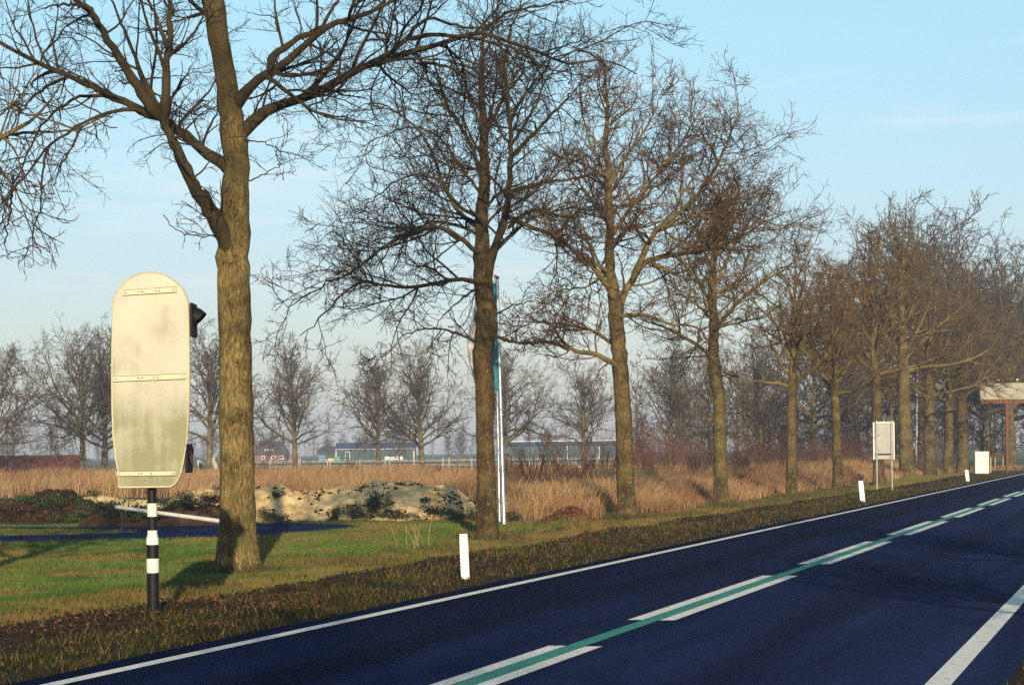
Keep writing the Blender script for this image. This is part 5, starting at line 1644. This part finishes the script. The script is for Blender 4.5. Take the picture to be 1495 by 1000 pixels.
# ------------------------------------------------------------------ flagpoles and banners
M_POLE = mat('silver_pole', (0.45, 0.46, 0.48), 0.28, (0.38, 0.39, 0.41), scale=4, metal=0.7, spec=0.6)
def flagpole(px, py, top, lean, label, r=0.055, ball=True):
    X0, Y0 = G(px, py)
    z0 = float(ground_z(X0, Y0))
    hg = P(px, top, Y0)[2] - z0
    o = empty('flagpole', (X0, Y0, z0), label, 'flagpole', 'flagpoles behind the second oak')
    MB().lathe([(r * 1.25, -0.2), (r * 1.25, 0.12), (r, 0.16), (r * 0.72, hg)], (0, 0), 20).build('pole_tube', M_POLE, o, True)
    prof_ = [(0.004, hg), (r * 0.9, hg + 0.015), (r * 1.0, hg + 0.05), (r * 0.6, hg + 0.09), (0.004, hg + 0.10)]
    MB().lathe(prof_, (0, 0), 16).build('pole_cap', mat('cap_red', (0.30, 0.07, 0.04), 0.5) if 'cap_red' not in MATS else MATS['cap_red'], o, True)
    o.rotation_euler = (0, lean, 0)
    return X0, Y0, z0, hg
fp1 = flagpole(736, 767, 408, -0.016, 'thick silver flagpole in front, right behind the second oak', 0.052)
fp2 = flagpole(729.5, 762, 406, -0.007, 'silver flagpole set just behind the thick one', 0.036)
def banner(px_edge, px_out, ytop, ybot, Y, cols, label, seed, wave=0.06):
    nx_, nz_ = 16, 40
    a = P(px_edge, ytop, Y); b = P(px_out, ytop, Y); c = P(px_edge, ybot, Y)
    rng = np.random.default_rng(seed)
    v, f = [], []
    for j in range(nz_ + 1):
        for i in range(nx_ + 1):
            u, w_ = i / nx_, j / nz_
            x = a[0] + (b[0] - a[0]) * u * (1 - 0.18 * math.sin(w_ * 5 + seed)) - a[0]
            z = a[2] + (c[2] - a[2]) * w_ - 0.10 * u * (1 - w_)
            y = wave * math.sin(u * 9 + w_ * 3.0 + seed) * (0.3 + u)
            v.append((x, y, z))
    for j in range(nz_):
        for i in range(nx_):
            q = j * (nx_ + 1) + i
            f.append((q, q + 1, q + nx_ + 2, q + nx_ + 1))
    o = MB().add(v, f).build('banner', cols, None, True, (a[0], Y, 0))
    md = o.modifiers.new('thickness', 'SOLIDIFY'); md.thickness = 0.004
    return tag(o, label, 'flag')
M_CYAN = mat('cyan_cloth', (0.03, 0.22, 0.34), 0.7, (0.045, 0.28, 0.40), scale=3, trans=0.3)
M_PINK = mat('white_pink_cloth', (0.80, 0.66, 0.63), 0.7, (0.82, 0.80, 0.78), scale=1.1, lo=0.42, hi=0.55, trans=0.3)
banner(728.5, 698, 412, 570, fp1[1] + 0.02, M_CYAN, 'cyan blue banner hanging on the left of the thick flagpole', 1, 0.03)
banner(724, 688, 432, 562, fp2[1] + 0.3, M_PINK, 'white and pink banner showing at the left of the second oak trunk', 2, 0.06)

# ------------------------------------------------------------------ white boom
a, b = P(170, 740, 50.5), P(352, 765, 47.5)
M_BOOM = mat('white_boom_paint', (0.62, 0.61, 0.58), 0.5, (0.50, 0.49, 0.45), scale=4)
o = empty('barrier_boom', tuple(a), 'long white boom pole slanting down behind the striped signpole', 'barrier')
MB().tube((0, 0, 0), tuple(b - a), 0.045, 0.055, 14).build('boom_pole', M_BOOM, o, True)
mid = (b - a) * 0.96
MB().box(mid[0] - 0.07, mid[0] + 0.07, mid[1] - 0.07, mid[1] + 0.07, -a[2] - 0.1, mid[2] + 0.12, 0.01).build('boom_post', M_STEEL, o)
MB().box(0.10, 0.16, 0.0, 0.05, -a[2] - 0.1, -0.045).build('rest_post', M_DARK, o)

# ------------------------------------------------------------------ hedge, wall, fences
def hedge(px0, px1, Y, hh, depth, label):
    rng = np.random.default_rng(91)
    x0, x1 = XG(px0, Y), XG(px1, Y)
    n = 26000
    p = np.stack([rng.uniform(x0, x1, n), Y + depth * rng.random(n), hh * rng.random(n)], -1)
    f = rng.random(n)
    p[f < 0.5, 1] = Y + 0.18 * rng.random((f < 0.5).sum()) - 0.10 * vnoise(p[f < 0.5, 0], p[f < 0.5, 2], 1.2, 2)
    k = (f > 0.5) & (f < 0.72); p[k, 2] = hh + 0.05 * rng.normal(size=k.sum())
    k = (f > 0.93); p[k, 0] = x1 - 0.15 * rng.random(k.sum())
    col = np.array((0.22, 0.082, 0.035)) * (0.3 + 1.1 * rng.random(n))[:, None] * (0.6 + 0.8 * vnoise(p[:, 0], p[:, 2] * 2, 0.9, 3))[:, None]
    o = empty('beech_hedge', (0.5 * (x0 + x1), Y, 0), label, 'hedge')
    leaf_quads('foliage', p, 0.085, col, M_LEAF, None, o, 1.0, 5, (0.5 * (x0 + x1), Y, 0))
    c = 0.5 * (x1 - x0)
    MB().box(-c + 0.2, c - 0.2, 0.22, depth - 0.1, 0, hh - 0.12).build('branch_core', mat('hedge_core', (0.035, 0.02, 0.014), 0.95, (0.06, 0.032, 0.02), scale=6), o)
hedge(-90, 117, 196, 1.95, 1.4, 'long clipped russet beech hedge at the left picture edge')
M_CREAM = mat('cream_brick', (0.52, 0.45, 0.35), 0.85, (0.42, 0.35, 0.26), scale=6, stretch=(1, 1, 4))
M_WHT = mat('white_trim', (0.72, 0.71, 0.67), 0.6, (0.66, 0.65, 0.60), scale=4)
Y0 = 186.0
o = empty('garden_wall', (XG(311, Y0), Y0, 0), 'cream brick garden wall with white coping left of the thick oak', 'wall')
xa, xb = XG(301, Y0) - o.location.x, XG(352, Y0) - o.location.x
zt = P(311, 668, Y0)[2]
MB().box(xa, xb, 0, 0.25, -0.1, zt - 0.07).build('wall_body', M_CREAM, o)
MB().box(xa - 0.04, xb + 0.04, -0.05, 0.30, zt - 0.07, zt).build('coping', M_WHT, o)
xs0 = XG(291, Y0) - o.location.x
pl_ = [(xs0, -0.1), (xa - 0.045, -0.1), (xa - 0.045, zt - 0.8), (xs0 + 0.3, zt - 0.55), (xs0, zt - 0.35)]
MB().prism(pl_, 0.02, 0.22).build('sloping_end', M_DARK, o)
MB().prism([(xs0 - 0.02, zt - 0.34), (xs0 + 0.3, zt - 0.54), (xa - 0.045, zt - 0.79), (xa - 0.045, zt - 0.70), (xs0 + 0.3, zt - 0.42), (xs0 - 0.02, zt - 0.22)], -0.01, 0.25).build('sloping_coping', M_WHT, o)
MB().box(xs0 - 0.16, xs0 - 0.03, 0, 0.2, -0.1, zt - 0.15).build('end_post', M_WHT, o)
def rail_fence(px0, px1, Y, step, hh, rails, label, rr, m, slope=0.0, wire=False):
    x0, x1 = XG(px0, Y), XG(px1, Y)
    o = empty('rail_fence' if not wire else 'wire_fence', (x0, Y, 0), label, 'fence')
    n = int((x1 - x0) / step)
    for i in range(n + 1):
        x = i * step
        MB().box(x - rr, x + rr, slope * x - rr, slope * x + rr, -0.2, hh * (0.95 + 0.12 * ((i * 7) % 5) / 5)).build('post', m, o)
    for z in rails:
        MB().add([(0, -rr - 0.03, z - 0.022 if not wire else z - 0.012), (n * step, slope * n * step - rr - 0.03, z - 0.022 if not wire else z - 0.012),
                  (n * step, slope * n * step - rr - 0.03, z + 0.022 if not wire else z + 0.012), (0, -rr - 0.03, z + 0.022 if not wire else z + 0.012),
                  (0, -rr, z - 0.022 if not wire else z - 0.012), (n * step, slope * n * step - rr, z - 0.022 if not wire else z - 0.012),
                  (n * step, slope * n * step - rr, z + 0.022 if not wire else z + 0.012), (0, -rr, z + 0.022 if not wire else z + 0.012)],
                 [(0, 1, 2, 3), (7, 6, 5, 4), (3, 2, 6, 7), (1, 0, 4, 5), (0, 3, 7, 4), (2, 1, 5, 6)]).build('rail', m, o)
M_FENCE = mat('pale_fence_paint', (0.40, 0.40, 0.36), 0.7, (0.30, 0.30, 0.27), scale=3)
rail_fence(352, 905, 178, 2.5, 1.35, (0.75, 1.15), 'nearer pale rail fence with two rails across the field', 0.045, M_FENCE)
rail_fence(352, 905, 235, 3.4, 1.25, (0.55, 1.05), 'farther pale rail fence on the green meadow', 0.05, M_FENCE)
rail_fence(1180, 1422, 156, 1.6, 1.25, (0.4, 0.8, 1.2), 'thin wire fence behind the row oaks at right', 0.03, M_STEEL, 0, True)
# marker disc and straw bale in the grass
o = empty('round_marker', (XG(846, 112), 112, 0), 'small white disc on a thin stake in the dry grass left of the third oak', 'marker')
zc = P(846, 681, 112)[2]
MB().tube((0, 0, -0.1), (0, 0, zc), 0.015, k=6).build('stake', M_STEEL, o)
MB().tube((0, -0.03, zc), (0, -0.018, zc), 0.085, k=20).build('disc', M_WHT, o, True)

# ------------------------------------------------------------------ buildings far behind
M_BRICK = mat('red_brick', (0.17, 0.085, 0.06), 0.9, (0.22, 0.115, 0.08), scale=3, stretch=(1, 1, 4))
M_TILE = mat('dark_roof_tiles', (0.055, 0.04, 0.038), 0.8, (0.085, 0.06, 0.055), scale=2, stretch=(1, 1, 3))
M_GLASS = mat('window_glass', (0.03, 0.04, 0.05), 0.12, spec=0.6)
M_BARN = mat('green_barn_cladding', (0.022, 0.046, 0.038), 0.6, (0.030, 0.058, 0.048), scale=2, stretch=(4, 4, 0.2))
M_BROOF = mat('blue_black_barn_roof', (0.022, 0.030, 0.060), 0.5, (0.032, 0.042, 0.075), scale=1.5, stretch=(4, 1, 1))
Y0 = 520.0
def bx(px): return XG(px, Y0)
def bz(px, y): return P(px, y, Y0)[2]
# brick house with hipped roof, dormer
xa, xb = bx(368), bx(419)
o = empty('brick_house', (0.5 * (xa + xb), Y0, 0), 'brick farmhouse with broad dark roof and white dormer right of the thick oak', 'house')
c = 0.5 * (xb - xa); zt, ze = bz(395, 644), bz(395, 663)
MB().box(-c + 0.3, c - 0.3, 0, 8, -0.2, ze).build('wall', M_BRICK, o)
rf = MB().add([(-c, -0.4, ze - 0.1), (c, -0.4, ze - 0.1), (c, 8.4, ze - 0.1), (-c, 8.4, ze - 0.1), (-c * 0.66, 3.6, zt), (c * 0.62, 3.6, zt), (c * 0.62, 4.4, zt), (-c * 0.66, 4.4, zt)],
    [(0, 1, 5, 4), (1, 2, 6, 5), (2, 3, 7, 6), (3, 0, 4, 7), (4, 5, 6, 7), (3, 2, 1, 0)]).build('roof', M_TILE, o)
dx0, dx1 = bx(386) - o.location.x, bx(399) - o.location.x
dm = MB().box(dx0, dx1, 0.6, 3.0, bz(390, 661), bz(390, 655.5)).build('dormer', M_WHT, rf)
for i in range(3):
    a_ = dx0 + (dx1 - dx0) * (0.10 + 0.29 * i)
    MB().box(a_, a_ + (dx1 - dx0) * 0.22, 0.55, 0.595, bz(390, 659.6), bz(390, 656.6)).build('window', M_GLASS, o)
for p0, p1 in ((382, 387), (396, 402), (408, 414)):
    fr = MB().box(bx(p0) - o.location.x, bx(p1) - o.location.x, -0.06, -0.004, 0.6, ze - 0.35).build('window', M_WHT, o)
    MB().box(bx(p0) - o.location.x + 0.18, bx(p1) - o.location.x - 0.18, -0.09, -0.062, 0.8, ze - 0.5).build('pane', M_GLASS, fr)
# green barn
xa, xb = bx(490), bx(605)
o = empty('green_barn', (0.5 * (xa + xb), Y0, 0), 'long green clad barn with blue black roof and white corner trim', 'barn')
c = 0.5 * (xb - xa); zt, ze = bz(550, 647.5), bz(550, 655)
gx_ = -c + (bx(500) - bx(490)) 
MB().box(-c + 0.0, c, 0, 9, -0.2, ze).build('wall', M_BARN, o)
MB().add([(-c - 0.2, -0.4, ze), (c + 0.2, -0.4, ze), (c + 0.2, 9.4, ze), (-c - 0.2, 9.4, ze), (-c - 0.2, 4.5, zt + 0.3), (c + 0.2, 4.5, zt + 0.3)],
    [(0, 1, 5, 4), (2, 3, 4, 5), (0, 4, 3), (1, 2, 5), (3, 2, 1, 0)]).build('roof', M_BROOF, o)
for xx in (-c, bx(549) - o.location.x, c - 0.22):
    MB().box(xx, xx + 0.24, -0.06, -0.003, -0.1, ze - 0.02).build('trim', M_WHT, o)
MB().box(-c, c, -0.47, -0.41, ze - 0.13, ze + 0.01).build('gutter', M_STEEL, o)
d0, d1 = bx(504) - o.location.x, bx(511) - o.location.x
mb = MB(); mb.box(d0, d0 + 0.12, -0.05, -0.003, 0, 2.3); mb.box(d1 - 0.12, d1, -0.05, -0.003, 0, 2.3); mb.box(d0 + 0.12, d1 - 0.12, -0.05, -0.003, 2.18, 2.3)
mb.build('door', M_WHT, o)
MB().box(bx(562) - o.location.x, bx(588) - o.location.x, -0.04, -0.003, 0.1, 0.95).build('low_white_panel', M_WHT, o)
# annex
xa, xb = bx(462), bx(488)
o = empty('small_shed', (0.5 * (xa + xb), Y0 + 2, 0), 'small dark shed with pitched roof at the left end of the green barn', 'shed')
c = 0.5 * (xb - xa)
MB().box(-c, c, 0, 6, -0.2, ze - 0.4).build('wall', M_BARN, o)
MB().add([(-c - 0.2, -0.3, ze - 0.4), (c - 0.1, -0.3, ze - 0.4), (c - 0.1, 6.3, ze - 0.4), (-c - 0.2, 6.3, ze - 0.4), (-c * 0.5, 3, ze + 0.9), (c * 0.8, 3, ze + 0.9)],
    [(0, 1, 5, 4), (2, 3, 4, 5), (0, 4, 3), (1, 2, 5), (3, 2, 1, 0)]).build('roof', M_TILE, o)
# yard clutter
Y1 = 505.0
def yard(name, px0, px1, y0, y1, m, label, cat, dep=2.0):
    xa, xb = XG(px0, Y1), XG(px1, Y1)
    zb, zt_ = max(-0.05, P(px0, y1, Y1)[2]), P(px0, y0, Y1)[2]
    c = 0.5 * (xb - xa)
    o = MB().add([(-c, 0, -0.1), (c, 0, -0.1), (c, dep, -0.1), (-c, dep, -0.1), (-c * 0.8, 0.3, zt_), (c * 0.9, 0.2, zt_ * 0.9), (c * 0.85, dep - 0.3, zt_), (-c * 0.9, dep - 0.2, zt_ * 0.93)],
        [(0, 1, 5, 4), (1, 2, 6, 5), (2, 3, 7, 6), (3, 0, 4, 7), (4, 5, 6, 7), (3, 2, 1, 0)]).build(name, m, None, False, (0.5 * (xa + xb), Y1, 0))
    tag(o, label, cat)
yard('tarpaulin_stack', 464, 476, 664, 675, mat('blue_tarp', (0.06, 0.20, 0.36), 0.5, (0.09, 0.26, 0.44), scale=2), 'blue tarpaulin covered stack in the yard left of the barn', 'stack')
yard('sand_mound', 475, 487, 669, 676, M_SAND, 'pale sand mound beside the blue stack in the yard', 'mound')
yard('waste_container', 487, 497, 666, 672, mat('green_container', (0.02, 0.22, 0.10), 0.5, (0.03, 0.27, 0.13), scale=2), 'bright green container before the barn door', 'container')
yard('straw_bale', 420, 440, 667, 675, mat('rusty_red', (0.24, 0.09, 0.06), 0.8, (0.30, 0.13, 0.09), scale=1.5), 'low red brown pile right of the brick house', 'pile')
# long far barn on the right
Y0 = 470.0
xa, xb = bx(742), bx(905)
o = empty('long_barn', (0.5 * (xa + xb), Y0, 0), 'long low teal barn with white roof edge behind the shrubs', 'barn')
c = 0.5 * (xb - xa); zt, ze = bz(820, 644), bz(820, 650)
MB().box(-c, c, 0, 10, -0.2, ze).build('wall', mat('teal_cladding', (0.03, 0.055, 0.06), 0.6, (0.042, 0.07, 0.072), scale=2, stretch=(4, 4, 0.2)), o)
MB().add([(-c - 0.2, -0.4, ze), (c + 0.2, -0.4, ze), (c + 0.2, 10.4, ze), (-c - 0.2, 10.4, ze), (-c - 0.2, 5, zt), (c + 0.2, 5, zt)],
    [(0, 1, 5, 4), (2, 3, 4, 5), (0, 4, 3), (1, 2, 5), (3, 2, 1, 0)]).build('roof', M_BROOF, o)
MB().box(-c, c, 4.85, 5.15, zt + 0.005, zt + 0.17).build('ridge_cap', M_WHT, o)
for px in (828, 875):
    q = bx(px) - o.location.x
    MB().box(q - 0.1, q + 0.1, -0.06, -0.003, 0, ze - 0.05).build('trim', M_WHT, o)

# ------------------------------------------------------------------ haze
m = bpy.data.materials.new('haze_air')
m.use_nodes = True
t = m.node_tree
t.nodes.remove(t.nodes['Principled BSDF'])
pv = N(t, 'ShaderNodeVolumePrincipled')
pv.inputs['Color'].default_value = (0.54, 0.68, 1.0, 1)
pv.inputs['Density'].default_value = 0.00055
pv.inputs['Anisotropy'].default_value = 0.0
t.links.new(pv.outputs['Volume'], t.nodes['Material Output'].inputs['Volume'])
tag(MB().box(-1600, 1600, -200, 2000, -1.3, 40).build('haze', m), kind='stuff')
